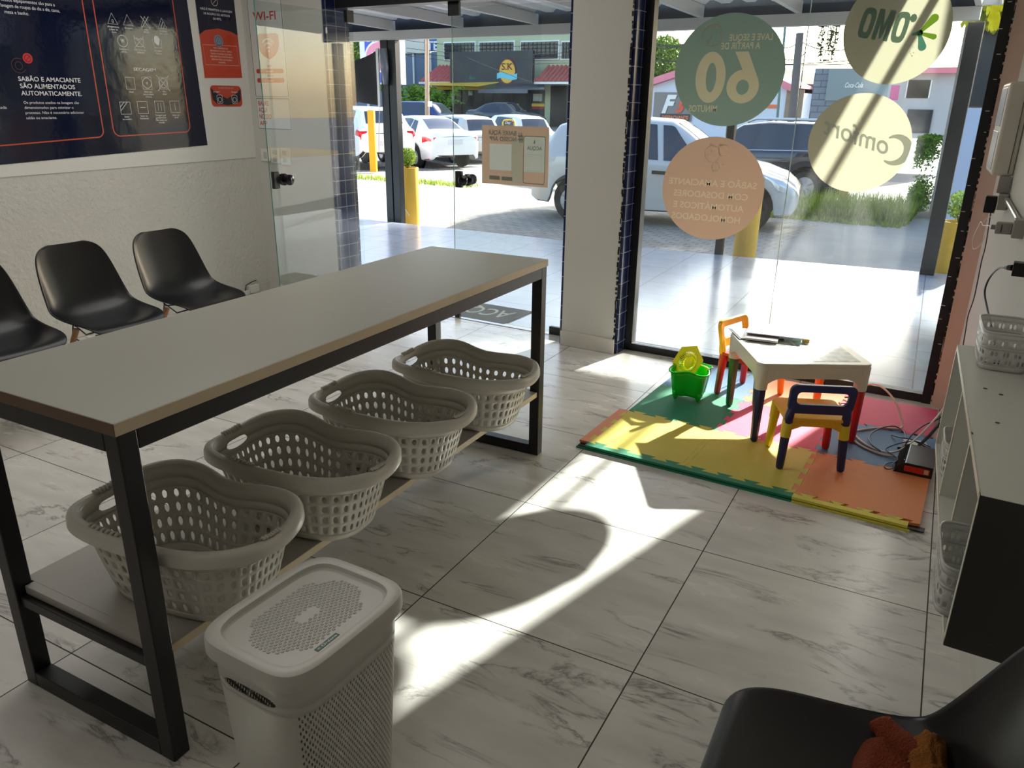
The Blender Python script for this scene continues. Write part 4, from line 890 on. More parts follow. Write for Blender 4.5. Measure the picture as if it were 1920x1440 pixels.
def sock(label, x0, x1, y0, y1, z0, z1): return tag(MB().bx((x0, y0, z0), (x1, y1, z1)).build('socket_box', m_pvc, bevel=0.004), label, 'socket', 'grey surface socket boxes on the right wall')
sock('grey surface socket box just under the electrical enclosure', 1.447, 1.485, 1.375, 1.46, 1.168, 1.2315)
sock('grey surface socket box nearest the right edge of the photo', 1.505, 1.545, 0.74, 0.82, 1.142, 1.205)
cd = MB().tube([(1.478, 1.375, 1.213), (1.522, 0.82, 1.190)], 0.011, 12).build('conduit_pipe', M('satin_conduit', (178, 176, 172), 0.25, 0.4), auto=50); tag(cd, 'grey conduit pipe running between the two socket boxes', 'pipe')
pg_ = thing('wall_plug', 'grey slotted plug sticking out of the nearest socket box', 'plug', (1.47, 0.79, 1.17))
MB().bx((1.454, 0.765, 1.150), (1.5045, 0.80, 1.190)).build('plug_body', m_pvc, pg_, bevel=0.003); MB().bx((1.440, 0.775, 1.163), (1.4545, 0.79, 1.178)).build('cable_grip', m_gsw, pg_); MB().bx((1.471, 0.7635, 1.156), (1.474, 0.7655, 1.184)).build('slot', m_dgrey, pg_)
aa = tag(MB().bx((1.402, 1.39, 1.152), (1.4465, 1.44, 1.221)).build('power_adapter', m_blackp, bevel=0.004), 'black square power adapter plugged in below the grey enclosure', 'adapter')
ab = thing('plug_block', 'black plug with a strain-relief cable at the right edge of the photo', 'plug', (1.54, 0.48, 1.08))
MB().bx((1.523, 0.46, 1.060), (k_x(0.50)-0.001, 0.50, 1.104)).build('plug_body', m_blackp, ab, bevel=0.002)
MB().tube([(1.523, 0.48, 1.084), (1.513, 0.49, 1.082), (1.502, 0.51, 1.077)], 0.008, 8, rs=[0.010, 0.009, 0.0045]).build('strain_relief', m_blackp, ab)
cable('charger_cable', 'black cable hanging in a curve from the black plug down behind the shelf basket', [(1.502, 0.51, 1.077), (1.488, 0.60, 1.058), (1.474, 0.75, 1.005), (1.466, 0.80, 0.960), (1.468, 0.80, 0.925), (1.484, 0.70, 0.895), (1.500, 0.58, 0.875), (1.512, 0.5, 0.855), (1.53, 0.42, 0.82)], 0.0034, m_cb, 'cable')
cable('adapter_cable', 'thin black cable dropping from the square adapter along the wall corner', [(1.432, 1.42, 1.152), (1.436, 1.46, 1.09), (1.441, 1.56, 0.985), (1.439, 1.60, 0.915), (1.441, 1.58, 0.82), (1.441, 1.58, 0.746), (1.434, 1.66, 0.646), (1.437, 1.63, 0.578), (1.441, 1.56, 0.50), (1.445, 1.5, 0.40)], 0.0026, m_cb, 'cable')
cable('thin_wire', 'thin pale wire curling from the grey plug', [(1.441, 0.785, 1.170), (1.43, 0.9, 1.16), (1.415, 1.1, 1.135), (1.404, 1.3, 1.125), (1.398, 1.45, 1.09), (1.39, 1.6, 1.04), (1.385, 1.7, 0.99), (1.396, 1.65, 0.96), (1.42, 1.5, 1.0), (1.43, 1.45, 1.05)], 0.0014, m_cg, 'wire')
cable('thin_wire', 'thin pale wire running from the conduit down past the square adapter', [(1.445, 1.372, 1.225), (1.448, 1.36, 1.20), (1.446, 1.37, 1.165), (1.436, 1.385, 1.14), (1.42, 1.45, 1.12), (1.41, 1.5, 1.09)], 0.0014, m_cg, 'wire')
# ================================================================== PRINTED THINGS ON THE WALLS
XW = -3.7835
UL, UZ = Vector((0, 1, 0)), Vector((0, 0, 1))
def pline(mb, pts, w, O, U, W_, closed=False):
    """flat stroked polyline (u,w) on a plane"""
    O = Vector(O); U = Vector(U); W_ = Vector(W_); n = len(pts)
    P = [Vector(p) for p in pts]; L = []; R = []
    for i in range(n):
        a = P[i-1] if (i > 0 or closed) else P[i]; c = P[(i+1) % n] if (i < n-1 or closed) else P[i]
        t = (c-a); t = t.normalized() if t.length > 0 else Vector((1, 0)); nn_ = Vector((-t.y, t.x))
        L.append(P[i]+nn_*w/2); R.append(P[i]-nn_*w/2)
    vs = [O+U*q.x+W_*q.y for q in L+R]
    mb.add(vs, [(i, (i+1) % n, n+(i+1) % n, n+i) for i in range(n if closed else n-1)]); return mb
def arc(cx, cy, r, a0=0, a1=360, n=28): return [(cx+r*math.cos(math.radians(a0+(a1-a0)*i/n)), cy+r*math.sin(math.radians(a0+(a1-a0)*i/n))) for i in range(n+1)]
m_navy = M('navy_poster_print', (14, 20, 46), 0.09, var=0.1, vscale=3, bump=0.35, bscale=3.2, spec=0.6)
m_ink = M('white_print', (228, 228, 226), 0.3, var=0.02); m_or = M('orange_line_print', (206, 82, 52), 0.3); m_redp = M('orange_red_poster', (196, 74, 50), 0.15, var=0.06, bump=0.2, bscale=6); m_pale = M('pale_peach_print', (226, 196, 180), 0.4); m_dk = M('charcoal_print', (42, 42, 50), 0.2)
m_redt = M('red_print_text', (200, 44, 44), 0.4)
ps = thing('care_poster', 'large navy laundry-care poster with white symbols and orange outlines on the left wall', 'poster', (XW, 0.3, 1.9))
MB().prism([(-2.3, 1.075), (1.604, 1.224), (1.557, 2.72), (-2.3, 2.72)], (XW-0.0005, 0, 0), UL, UZ, (1, 0, 0), 0.0015).build('poster_sheet', m_navy, ps)
XT = XW+0.0016
def T(txt, y, z, h=None, w=None, par=ps, mat=m_ink, bold=0.0, align='L', nm='lettering', **k):
    return text_mb(txt, (XT, y, z), UL, UZ, h, w, bold, align, **k).build(nm, mat, par)
lb = MB(); O0 = (XT, 0, 0)
pline(lb, [(0.777, 2.62)]+[(0.779, 1.36)]+arc(0.735, 1.352, 0.045, 0, -90, 6)+[(-2.2, 1.165)], 0.0075, O0, UL, UZ)
pline(lb, [(0.848, 2.62), (0.853, 1.36)]+arc(0.900, 1.356, 0.046, 180, 270, 6)+arc(1.420, 1.370, 0.046, -90, 0, 6)+[(1.444, 2.62)], 0.0075, O0, UL, UZ)
lb.build('orange_outline', m_or, ps)
T('SABÃO E AMACIANTE', .285, 1.648, .026, .392, bold=.014); T('SÃO ALIMENTADOS', .288, 1.607, .026, .345, bold=.014); T('AUTOMATICAMENTE.', .288, 1.566, .026, .384, bold=.014)
T('Os produtos usados na lavagem são', .290, 1.517, .016, .351); T('dimensionados para otimizar o', .290, 1.487, .016, .31); T('processo. Não é necessário adicionar', .290, 1.457, .016, .375); T('sabão ou amaciante.', .288, 1.427, .016, .192)
T('Nossos equipamentos são para a', .262, 2.088, .019, .33); T('lavagem de roupas do dia a dia, cama,', .265, 2.056, .019, .352); T('mesa e banho.', .280, 2.022, .019, .142)
T('S', .075, 1.598, .026, .022, bold=.03); T('a nada', .115, 1.488, .016, .07); T('as.', .095, 1.405, .016, .03)
MB().flat(arc(0.366, 1.779, 0.030)[:-1], O0, UL, UZ).build('red_dot', m_redt, ps); cmk = MB(); pline(cmk, arc(0.305, 1.735, 0.042, 60, 330, 20), 0.003, O0, UL, UZ); pline(cmk, arc(0.305, 1.735, 0.022, 0, 360, 14), 0.003, O0, UL, UZ)
cmk.build('faint_rings', M('dim_brown_print', (96, 60, 54), 0.3), ps)
nb = MB(); O1 = (XT+0.0004, 0, 0); pline(nb, arc(0.366, 1.779, 0.019, 0, 360, 18), 0.0025, O1, UL, UZ); pline(nb, [(0.353, 1.766), (0.379, 1.792)], 0.0025, O1, UL, UZ); nb.build('no_entry_mark', m_navy, ps)
T('SECAGEM', 1.069, 1.734, .020, .172, bold=.014)
sy = None; lw = 0.0032
def nxt():
    global sy
    if sy is not None and sy.f: sy.build('care_symbol', m_ink, ps)
    sy = MB()
nxt()
def sq(a, b, c, d): pline(sy, [(a, c), (b, c), (b, d), (a, d)], lw, O0, UL, UZ, True)
def ln(*p): pline(sy, list(p), lw, O0, UL, UZ)
sq(.997, 1.064, 1.614, 1.689)
nxt(); sq(1.124, 1.194, 1.616, 1.695); pline(sy, arc(1.159, 1.656, .033), lw, O0, UL, UZ); pline(sy, arc(1.159, 1.656, .006, n=10), lw, O0, UL, UZ)
nxt(); sq(1.255, 1.323, 1.620, 1.697); pline(sy, arc(1.289, 1.659, .031), lw, O0, UL, UZ); ln((1.240, 1.607), (1.338, 1.710)); ln((1.240, 1.710), (1.338, 1.607))
nxt(); sq(.930, 1.006, 1.452, 1.531); ln((.932, 1.500), (.962, 1.529)); ln((.932, 1.475), (.985, 1.529))
nxt(); sq(1.061, 1.138, 1.456, 1.535); ln((1.078, 1.495), (1.121, 1.495))
nxt(); sq(1.197, 1.270, 1.460, 1.538); ln((1.222, 1.474), (1.222, 1.524)); ln((1.245, 1.474), (1.245, 1.524))
nxt(); sq(1.321, 1.398, 1.460, 1.539); ln((1.360, 1.474), (1.360, 1.526))
nxt(); pline(sy, arc(1.020, 1.917, .036), lw, O0, UL, UZ)
for c in (1.143, 1.284): nxt(); ln((c-.036, 1.945), (c-.027, 1.890), (c+.027, 1.890), (c+.036, 1.945))
nxt(); ln((1.105, 1.955), (1.182, 1.882)); ln((1.105, 1.882), (1.182, 1.955)); ln((1.107, 1.935), (1.125, 1.943), (1.143, 1.935), (1.161, 1.943), (1.179, 1.935))
for c, k in ((.967, 0), (1.079, 1), (1.210, 2), (1.342, 3)):
    nxt(); pline(sy, [(c-.036, 2.018), (c+.036, 2.018), (c, 2.085)], lw, O0, UL, UZ, True)
    if k == 2: ln((c-.034, 2.006), (c+.03, 2.085)); ln((c+.034, 2.006), (c-.03, 2.085))
    if k == 3: ln((c-.014, 2.020), (c+.008, 2.062)); ln((c+.006, 2.020), (c+.018, 2.044))
nxt()
MB().flat([(1.262, 1.925), (1.262, 1.955), (1.275, 1.968), (1.295, 1.966), (1.306, 1.945), (1.296, 1.912), (1.284, 1.905)], O0, UL, UZ).build('hand_symbol', m_ink, ps)
T('W', 1.007, 1.907, .022, .026, bold=.03); T('Q', .960, 2.028, .018, .014)
for s_, y, z in (('Secar', 1.030, 1.592), ('Secar em\ntemperatura\nmínima', 1.159, 1.594), ('Não\nsecar', 1.289, 1.598), ('Secar\nna sombra', .968, 1.430), ('Secar na\nhorizontal', 1.100, 1.434), ('Secagem por\ngotejamento\nNão pode ser\ntorcida', 1.234, 1.438), ('Secar em\nvaral', 1.360, 1.438),
                 ('Limpeza a\númida', 1.020, 1.862), ('Não lavar em\nmáquina', 1.143, 1.864), ('Lavagem\nmanual', 1.284, 1.866), ('Alvejamento\na base de\ncloro', .967, 1.996), ('Alvejante', 1.079, 1.996), ('Não\nalvejar', 1.210, 1.996), ('Alvejante\nsem cloro', 1.342, 1.996)):
    T(s_, y, z, .0115, align='C', bold=.01)
# pets poster
pp = thing('pets_poster', 'orange-red and navy notice with white lettering between the navy poster and the wall corner', 'poster', (XW, 1.82, 1.95))
MB().prism([(1.650, 1.704), (2.001, 1.714), (1.994, 2.60), (1.640, 2.60)], (XW-0.0005, 0, 0), UL, UZ, (1, 0, 0), 0.0015).build('poster_sheet', m_redp, pp)
MB().flat([(1.645, 2.00), (1.70, 2.035), (1.82, 2.055), (1.94, 2.04), (1.998, 2.02), (1.994, 2.60), (1.640, 2.60)], O0, UL, UZ).build('navy_top', m_navy, pp)
for s_, z in (('NÃO É PERMITIDA A LAVAGEM', 2.172), ('DE ROUPAS OU ARTIGOS', 2.142), ('DE PETS.', 2.112)): T(s_, 1.822, z, .0145, par=pp, align='C', bold=.01, nm='lettering').location.x += 0.0006
for s_, z in (('NÓS AMAMOS OS', 1.912), ('BICHINHOS E NÃO TEMOS', 1.892), ('NADA CONTRA ELES MAS', 1.872), ('ESSE SERVIÇO É DESTINADO', 1.852), ('APENAS PARA AS NOSSAS', 1.832), ('ROUPAS.', 1.812)): T(s_, 1.825, z, .0115, par=pp, align='C', bold=.012, mat=m_pale)
lb = MB(); pline(lb, [(1.665, 1.935), (1.672, 1.797), (1.985, 1.802), (1.978, 1.940)], .0028, O0, UL, UZ, True); pline(lb, arc(1.812, 2.235, .028), .003, (XT+.0006, 0, 0), UL, UZ); pline(lb, [(1.79, 2.215), (1.835, 2.255)], .003, (XT+.0006, 0, 0), UL, UZ); lb.build('thin_frame', m_pale, pp)
MB().flat(arc(1.812, 1.968, .042, n=24)[:-1], O0, UL, UZ).build('grey_badge', M('blue_grey_print', (140, 148, 168), 0.2), pp); lb = MB()
pline(lb, arc(1.812, 1.968, .03), .003, O1, UL, UZ); pline(lb, [(1.80, 1.955), (1.812, 1.985), (1.824, 1.955)], .003, O1, UL, UZ); lb.build('badge_mark', m_dk, pp)
bd = thing('rounded_sign', 'small rounded red and charcoal sticker below the orange-red notice', 'sign', (XW, 1.83, 1.58))
MB().prism([(1.832+a, 1.578+c) for a, c in rrect(.292, .152, .03, 5)], (XW-.0005, 0, 0), UL, UZ, (1, 0, 0), .0012).build('sticker', m_redp, bd)
MB().flat([(1.692, 1.635), (1.70, 1.55), (1.73, 1.525), (1.83, 1.512), (1.93, 1.525), (1.966, 1.55), (1.972, 1.635), (1.93, 1.60), (1.875, 1.578), (1.835, 1.560), (1.79, 1.578), (1.74, 1.60)], (XT-.0002, 0, 0), UL, UZ).build('charcoal_field', m_dk, bd)
T('Lavagem', 1.712, 1.604, .012, par=bd); T('Secagem', 1.882, 1.604, .012, par=bd); T('OS CESTOS SÃO DE USO', 1.832, 1.633, .009, par=bd, align='C', mat=m_pale)
lb = MB(); 
for c in (1.765, 1.905): pline(lb, rrect(.05, .06, .01, 3), .003, (XT+.0002, c, 1.556), UL, UZ, True); pline(lb, arc(0, 0, .017, n=16), .003, (XT+.0002, c, 1.552), UL, UZ)
lb.build('machine_symbols', m_ink, bd)
# wifi + app notices on the pier (facing the room)
YP = 2.0643; UP = Vector((1, 0, 0)); NP = (0, -1, 0)
def TP(txt, x, z, h=None, w=None, par=None, mat=m_redt, **k): return text_mb(txt, (x, YP-.0012, z), UP, UZ, h, w, k.pop('bold', .02), k.pop('align', 'L')).build('lettering', mat, par)
m_sheet = M('white_paper_sheet', (222, 224, 220), 0.3, var=0.02)
wf = thing('wifi_notice', 'white wifi notice with red shield and black frame behind the open glass door', 'notice', (-3.54, YP, 1.9))
MB().prism([(-3.722, 1.574), (-3.348, 1.574), (-3.348, 2.42), (-3.722, 2.42)], (0, YP+.0007, 0), UP, UZ, NP, .0015).build('paper', m_sheet, wf)
OP = (0, YP-.0012, 0); lb = MB(); pline(lb, [(-3.715, 1.581), (-3.355, 1.581), (-3.355, 2.41), (-3.715, 2.41)], .005, OP, UP, UZ, True); lb.build('black_frame', m_dk, wf)
TP('WI-FI', -3.665, 2.125, .058, .245, wf, bold=.014)
shd = [(-3.643+0.231*a, 1.847+0.184*b_) for a, b_ in ((0, .93), (.12, 1.0), (.5, .985), (.88, 1.0), (1, .93), (1.0, .55), (.93, .33), (.78, .14), (.5, 0), (.22, .14), (.07, .33), (0, .55))]
MB().flat(shd, OP, UP, UZ).build('red_shield', m_redp, wf)
lb = MB(); O2 = (0, YP-.0018, 0)
for r in (.028, .058, .088): pline(lb, arc(-3.527, 1.905, r, 45, 135, 14), .009, O2, UP, UZ)
lb.flat(arc(-3.527, 1.905, .009, n=12)[:-1], O2, UP, UZ); lb.build('wifi_symbol', m_vinylwall, wf)
for z, s_ in ((1.764, 'lavanderia'), (1.697, 'lavagem')):
    MB().flat([(-3.535+a, z+c) for a, c in rrect(.30, .032, .014, 4)], OP, UP, UZ).build('red_pill', m_redp, wf)
    text_mb(s_, (-3.535, YP-.0018, z-.007), UP, UZ, .014, None, .02, 'C').build('lettering', m_ink, wf)
TP('REDE', -3.535, 1.793, .014, par=wf, align='C'); TP('SENHA', -3.535, 1.724, .014, par=wf, align='C')
an = thing('app_notice', 'small framed notice with red lettering under the wifi notice', 'notice', (-3.54, YP, 1.45))
MB().prism([(-3.722, 1.332), (-3.348, 1.332), (-3.348, 1.569), (-3.722, 1.569)], (0, YP+.0007, 0), UP, UZ, NP, .0015).build('paper', m_sheet, an)
lb = MB(); pline(lb, [(-3.716, 1.338), (-3.354, 1.338), (-3.354, 1.563), (-3.716, 1.563)], .005, OP, UP, UZ, True); lb.build('black_frame', m_dk, an)
for s_, z, w_ in (('BAIXE', 1.512, .115), ('AQUI', 1.463, .095), ('NOSSO', 1.413, .135), ('APP', 1.362, .085)): TP(s_, -3.70, z, .034, w_, an, bold=.012)
def swp(label, x0, x1, z0, z1, rock):
    r = thing('switch_plate', label, 'switch', ((x0+x1)/2, YP, z0), 0, 'white switch plates on the pier')
    MB().bx((x0, YP-.010, z0), (x1, YP+.0005, z1)).build('plate', m_vinylwall, r, bevel=.004)
    for (a, b_, c, d) in rock: MB().bx((a, YP-.013, b_), (c, YP-.0095, d)).build('rocker', M('switch_grey', (190, 192, 190), .3), r, bevel=.001)
swp('white single switch plate at the free edge of the open glass door', -3.714, -3.612, 1.086, 1.186, [(-3.68, 1.11, -3.645, 1.16)])
swp('white double switch plate beside the single one', -3.60, -3.50, 1.075, 1.193, [(-3.575, 1.145, -3.53, 1.178), (-3.575, 1.09, -3.53, 1.123)])
swp('white double switch plate farthest to the right on the pier', -3.49, -3.385, 1.067, 1.197, [(-3.465, 1.145, -3.42, 1.178), (-3.465, 1.09, -3.42, 1.123)])
ou = thing('floor_outlet', 'white outlet box with a black cord low on the wall behind the chairs', 'outlet', (-3.76, 1.88, .03))
MB().bx((-3.789, 1.84, .02), (-3.745, 1.93, .085)).build('box', m_vinylwall, ou, bevel=.004); MB().bx((-3.789, 1.74, .012), (-3.755, 1.835, .05)).build('plug', m_sheet, ou, bevel=.004)
MB().tube([(-3.77, 1.80, .05), (-3.765, 1.81, .095), (-3.765, 1.87, .112), (-3.765, 1.92, .118)], .004, 6).build('cord', m_black, ou)

# ================================================================== FILM STICKERS ON THE WINDOW (printed to be read from outside)
YS = 2.2352; UM = Vector((-1, 0, 0))
v_green = vinyl('green_film', (128, 148, 136)); v_tan = vinyl('tan_film', (192, 160, 136)); v_olive = vinyl('cream_film', (150, 148, 126)); v_ol2 = vinyl('cream_film_lower', (158, 154, 132)); v_txt = vinyl('cream_letters', (190, 182, 152)); v_txt2 = vinyl('peach_letters', (206, 186, 158)); v_dark = vinyl('dark_teal_letters', (130, 158, 146)); v_grey = vinyl('grey_letters', (206, 214, 212)); v_lime = vinyl('lime_film', (150, 196, 72)); v_teal = vinyl('teal_film', (110, 176, 164))
CUT = {}
def disc(name, label, cx_, cz_, rx, rz_, mat, cut=False):
    r = thing(name, label, 'window sticker', (cx_, YS, cz_), 0, None)
    if cut: CUT[r.name] = []; return r
    MB().flat([(cx_+rx*math.cos(2*math.pi*i/96), cz_+rz_*math.sin(2*math.pi*i/96)) for i in range(96)], (0, YS, 0), (1, 0, 0), UZ).build('film_disc', mat, r); return r
def TS(txt, x, z, h, w, par, mat, bold=.008, U=UM, W_=UZ, shear=0.0, sp=1.0):
    if par.name in CUT: m_ = text_mb(txt, (x, YS, z), U, W_, h, w, .015, 'L'); CUT[par.name].append(m_); return m_.build('mirrored_lettering', mat, par)
    return text_mb(txt, (x, YS-.0006, z), U, W_, h, w, bold, 'L', shear, sp).build('mirrored_lettering', mat, par)
OS = (0, YS-.0006, 0); UX = Vector((1, 0, 0))
s1 = disc('window_sticker', "round green window sticker reading 60 minutos backwards with a clock", 0.0, 1.748, .318, .301, v_green, True)
def el(cx_, cz_, rx, rz_, n=40, a0=0, a1=360): return [(cx_+rx*math.cos(math.radians(a0+(a1-a0)*i/n)), cz_+rz_*math.sin(math.radians(a0+(a1-a0)*i/n))) for i in range(n)]
SHP = [[el(-.100, 1.712, .088, .138), el(-.096, 1.712, .030, .080), 0], [el(.092, 1.664, .092, .090, 44, 96, 376)+[(.176, 1.702), (.105, 1.848), (.030, 1.848)], el(.092, 1.660, .036, .040), 1]]
TS('LAVE E SEQUE', .232, 1.905, .034, .242, s1, v_txt); TS('A PARTIR DE', .166, 1.862, .034, .222, s1, v_txt); TS('MINUTOS', -.042, 1.525, .036, .170, s1, v_txt)
lb = MB(); pline(lb, arc(-.112, 1.937, .060), .0028, OS, UX, UZ); pline(lb, arc(-.112, 1.937, .053), .0022, OS, UX, UZ)
for k in range(12): a = math.radians(k*30); pline(lb, [(-.112+.040*math.cos(a), 1.937+.040*math.sin(a)), (-.112+.046*math.cos(a), 1.937+.046*math.sin(a))], .003, OS, UX, UZ)
pline(lb, [(-.108, 1.972), (-.112, 1.937), (-.128, 1.905)], .003, OS, UX, UZ); lb.build('clock_symbol', v_txt, s1)
for o_, i_, nm_ in SHP:
    m_ = MB(); from_ = [(a, YS, c) for a, c in o_+i_]; n = len(o_)
    if len(o_) == len(i_): m_.add(from_, [(i, (i+1) % n, n+(i+1) % n, n+i) for i in range(n)])
    else:
        from mathutils.geometry import delaunay_2d_cdt
        vs, _, fs, _, _, _ = delaunay_2d_cdt([Vector(p) for p in o_+i_], [(i, (i+1) % n) for i in range(n)]+[(n+i, n+(i+1) % len(i_)) for i in range(len(i_))], [], 1, 1e-6)
        cc_ = Vector((sum(p[0] for p in i_)/len(i_), sum(p[1] for p in i_)/len(i_)))
        m_.add([(v.x, YS, v.y) for v in vs], [tuple(f) for f in fs if math.hypot((sum(vs[k].x for k in f)/len(f)-cc_.x)/.036, (sum(vs[k].y for k in f)/len(f)-cc_.y)/.040) > 1.0])
    CUT[s1.name].append(m_); m_.build('mirrored_digit', v_txt, s1)
lettered_film([(.318*math.cos(2*math.pi*i/96), 1.748+.301*math.sin(2*math.pi*i/96)) for i in range(96)], YS, CUT[s1.name], 'film_disc', v_green, s1)
s2 = disc('window_sticker', 'round tan window sticker about automatic soap dosing, lettering reversed', -.028, 1.086, .312, .302, v_tan, True)
for t_, a, b_, z in (('SABÃO E AMACIANTE', .240, -.300, 1.103), ('COM DOSADORES', .196, -.262, 1.034), ('AUTOMÁTICOS E', .176, -.262, .965), ('HOMOLOGADOS', .166, -.262, .896)): TS(t_, a, z, .037, a-b_, s2, v_txt2, .008)
lb = MB()
for cx_, cz_, r in ((-.045, 1.290, .046), (.022, 1.312, .032), (-.018, 1.218, .024), (0.0, 1.345, .007)): pline(lb, arc(cx_, cz_, r), .0032, OS, UX, UZ)
for cx_, cz_, r in ((-.05, 1.305, .012), (-.068, 1.283, .010), (-.062, 1.345, .010), (-.085, 1.232, .008), (.025, 1.232, .010)): lb.flat([(cx_, cz_+r), (cx_+r*.25, cz_+r*.25), (cx_+r, cz_), (cx_+r*.25, cz_-r*.25), (cx_, cz_-r), (cx_-r*.25, cz_-r*.25), (cx_-r, cz_), (cx_-r*.25, cz_+r*.25)], OS, UX, UZ)
lb.build('bubble_symbol', v_txt2, s2)
lettered_film([(-.028+.312*math.cos(2*math.pi*i/96), 1.086+.302*math.sin(2*math.pi*i/96)) for i in range(96)], YS, CUT[s2.name], 'film_disc', v_tan, s2)
s3 = disc('window_sticker', 'round cream window sticker at the top with a reversed brand word and green splash', .846, 1.938, .252, .262, v_olive)
a_ = at(1692, 82, YS); b_ = at(1605, 70, YS); U3 = (b_-a_); U3.y = 0; w3 = U3.length; U3.normalize(); W3 = Vector((U3.z, 0, -U3.x))
def sup(cx_, cz_, rx, rz_, n=40, q=3.2):
    out = []
    for i in range(n):
        t = 2*math.pi*i/n; x = math.cos(t); y = math.sin(t); g = (abs(x)**q+abs(y)**q)**(-1/q); out.append((cx_+rx*x*g, cz_+rz_*y*g))
    return out
O3 = Vector((a_.x, YS-.0006, a_.z)); wl_ = w3/3.15; hh = .145
for k, ch_ in enumerate('OMO'):
    g = MB(); x0 = k*(w3-wl_*.92)/2
    if ch_ == 'O':
        o_ = sup(x0+wl_*.46, hh/2, wl_*.47, hh/2); i_ = sup(x0+wl_*.46, hh/2, wl_*.17, hh*.30)
        g.add([O3+U3*a+W3*c for a, c in o_+i_], [(i, (i+1) % 40, 40+(i+1) % 40, 40+i) for i in range(40)])
    else:
        x0 -= wl_*.07; W_ = wl_*1.08
        g.flat([(x0+a*W_, c*hh) for a, c in ((0, 0), (0, 1), (.33, 1), (.5, .48), (.67, 1), (1, 1), (1, 0), (.73, 0), (.73, .56), (.56, .06), (.44, .06), (.27, .56), (.27, 0))], O3, U3, W3)
    g.build('mirrored_letter', v_dark, s3)
def blob(p, q, r0, r1):
    d = (Vector(q)-Vector(p)); L = d.length; d.normalize(); n_ = Vector((-d.y, d.x)); pts = []
    for i in range(9): t = math.radians(-90+180*i/8); pts.append(tuple(Vector(q)+d*r1*math.cos(t)+n_*r1*math.sin(t)))
    return [tuple(Vector(p)-n_*r0)]+pts+[tuple(Vector(p)+n_*r0)]
def px2(px, py): v = at(px, py, YS); return (v.x, v.z)
c0 = px2(1724, 62); lb = MB()
for q, r1 in (((1752, 34), .020), ((1751, 69), .013)): lb.flat(blob(c0, px2(*q), .006, r1), OS, UX, UZ)
lb.flat([(c0[0]+.016*math.cos(a*.7), c0[1]+.016*math.sin(a*.7)) for a in range(9)], OS, UX, UZ); lb.build('lime_splash', v_lime, s3)
lb = MB(); OS2 = (0, YS-.0009, 0); lb.flat(blob(c0, px2(1729, 88), .006, .019), OS2, UX, UZ); lb.flat(blob(c0, px2(1712, 64), .010, .006), OS2, UX, UZ); lb.build('teal_splash', v_teal, s3)
lb = MB(); rnd = random.Random(5); cdot = px2(1713, 34); lb.flat([(cdot[0]+.016*math.cos(a*.7), cdot[1]+.020*math.sin(a*.7)) for a in range(9)], OS, UX, UZ)
for _ in range(9): c = px2(1696+rnd.random()*18, 86+rnd.random()*20); lb.flat([(c[0]+.0022*math.cos(a), c[1]+.0022*math.sin(a)) for a in range(6)], OS, UX, UZ)
lb.build('dark_spots', v_dark, s3)
s4 = disc('window_sticker', 'round cream window sticker at mid height with a reversed script word', .752, 1.378, .260, .256, v_ol2)
a_ = at(1694, 306, YS); b_ = at(1541, 254, YS); U4 = (b_-a_); U4.y = 0; w4 = U4.length; U4.normalize(); W4 = Vector((U4.z, 0, -U4.x))
text_mb('omfort', (a_.x+U4.x*.085, YS-.0006, a_.z+U4.z*.085+.012), U4, W4, .094, w4-.085, .012, 'L', .35).build('mirrored_lettering', v_grey, s4)
lb = MB(); cc = px2(1676, 281); big = arc(cc[0], cc[1], .068, -125, 120, 26)
k = len(big); L_ = [];
vs = []
for i, (x, z) in enumerate(big):
    w_ = .004+.017*math.sin(math.pi*i/(k-1))**1.0; d = Vector((x-cc[0], z-cc[1])).normalized(); vs += [(x+d.x*w_, z+d.y*w_), (x-d.x*w_, z-d.y*w_)]
lb.add([Vector((x, YS-.0006, z)) for x, z in vs], [(2*i, 2*i+1, 2*i+3, 2*i+2) for i in range(k-1)]); lb.build('swash_letter', v_grey, s4)
# app sign on the closed door leaf
sg = thing('app_sign', 'tan app sign with reversed lettering stuck on the closed glass door leaf', 'sign', (-1.415, 2.235, 1.22))
v_brn = vinyl('brown_tan_film', (184, 158, 136)); v_gg = vinyl('grey_green_film', (164, 160, 142)); v_pale = vinyl('pale_film', (180, 184, 172)); v_dg = vinyl('dark_green_ink', (140, 150, 140)); v_blank = vinyl('white_film', (186, 190, 180))
YD = 2.2348
def fq(x0, x1, z0, z1, mat, nm, d=0.0, r=.002): return MB().flat([((x0+x1)/2+a, (z0+z1)/2+c) for a, c in rrect(x1-x0, z1-z0, r, 4)], (0, YD-d, 0), UX, UZ).build(nm, mat, sg)
cut_film([(-1.684, 1.022), (-1.152, 1.022), (-1.152, 1.412), (-1.684, 1.412)], YD, [MB().bx((a, YD-.01, c), (b_, YD+.01, d)) for a, b_, c, d in ((-1.44, -1.36, 1.04, 1.33), (-1.62, -1.442, 1.118, 1.292), (-1.343, -1.183, 1.118, 1.346))], 'film_sheet', v_brn, sg); fq(-1.44, -1.36, 1.04, 1.33, v_gg, 'faded_centre', 0, .001); fq(-1.62, -1.442, 1.118, 1.292, v_blank, 'blank_panel', 0)
po = MB(); pline(po, [(-1.263+a, 1.196+c) for a, c in rrect(.166, .308, .015, 5)], .005, (0, YD-.0006, 0), UX, UZ, True); po.build('phone_outline', v_dg, sg); fq(-1.343, -1.183, 1.118, 1.346, v_pale, 'phone_screen', 0, .002); po = MB(); pline(po, [(-1.325, 1.125), (-1.205, 1.125), (-1.205, 1.232), (-1.325, 1.232)], .0015, (0, YD-.0006, 0), UX, UZ, True); po.build('blank_panel_outline', v_dg, sg)
fq(-1.622, -1.535, 1.052, 1.078, v_dg, 'store_badge', .0008); fq(-1.520, -1.432, 1.050, 1.076, v_dg, 'store_badge', .0008)
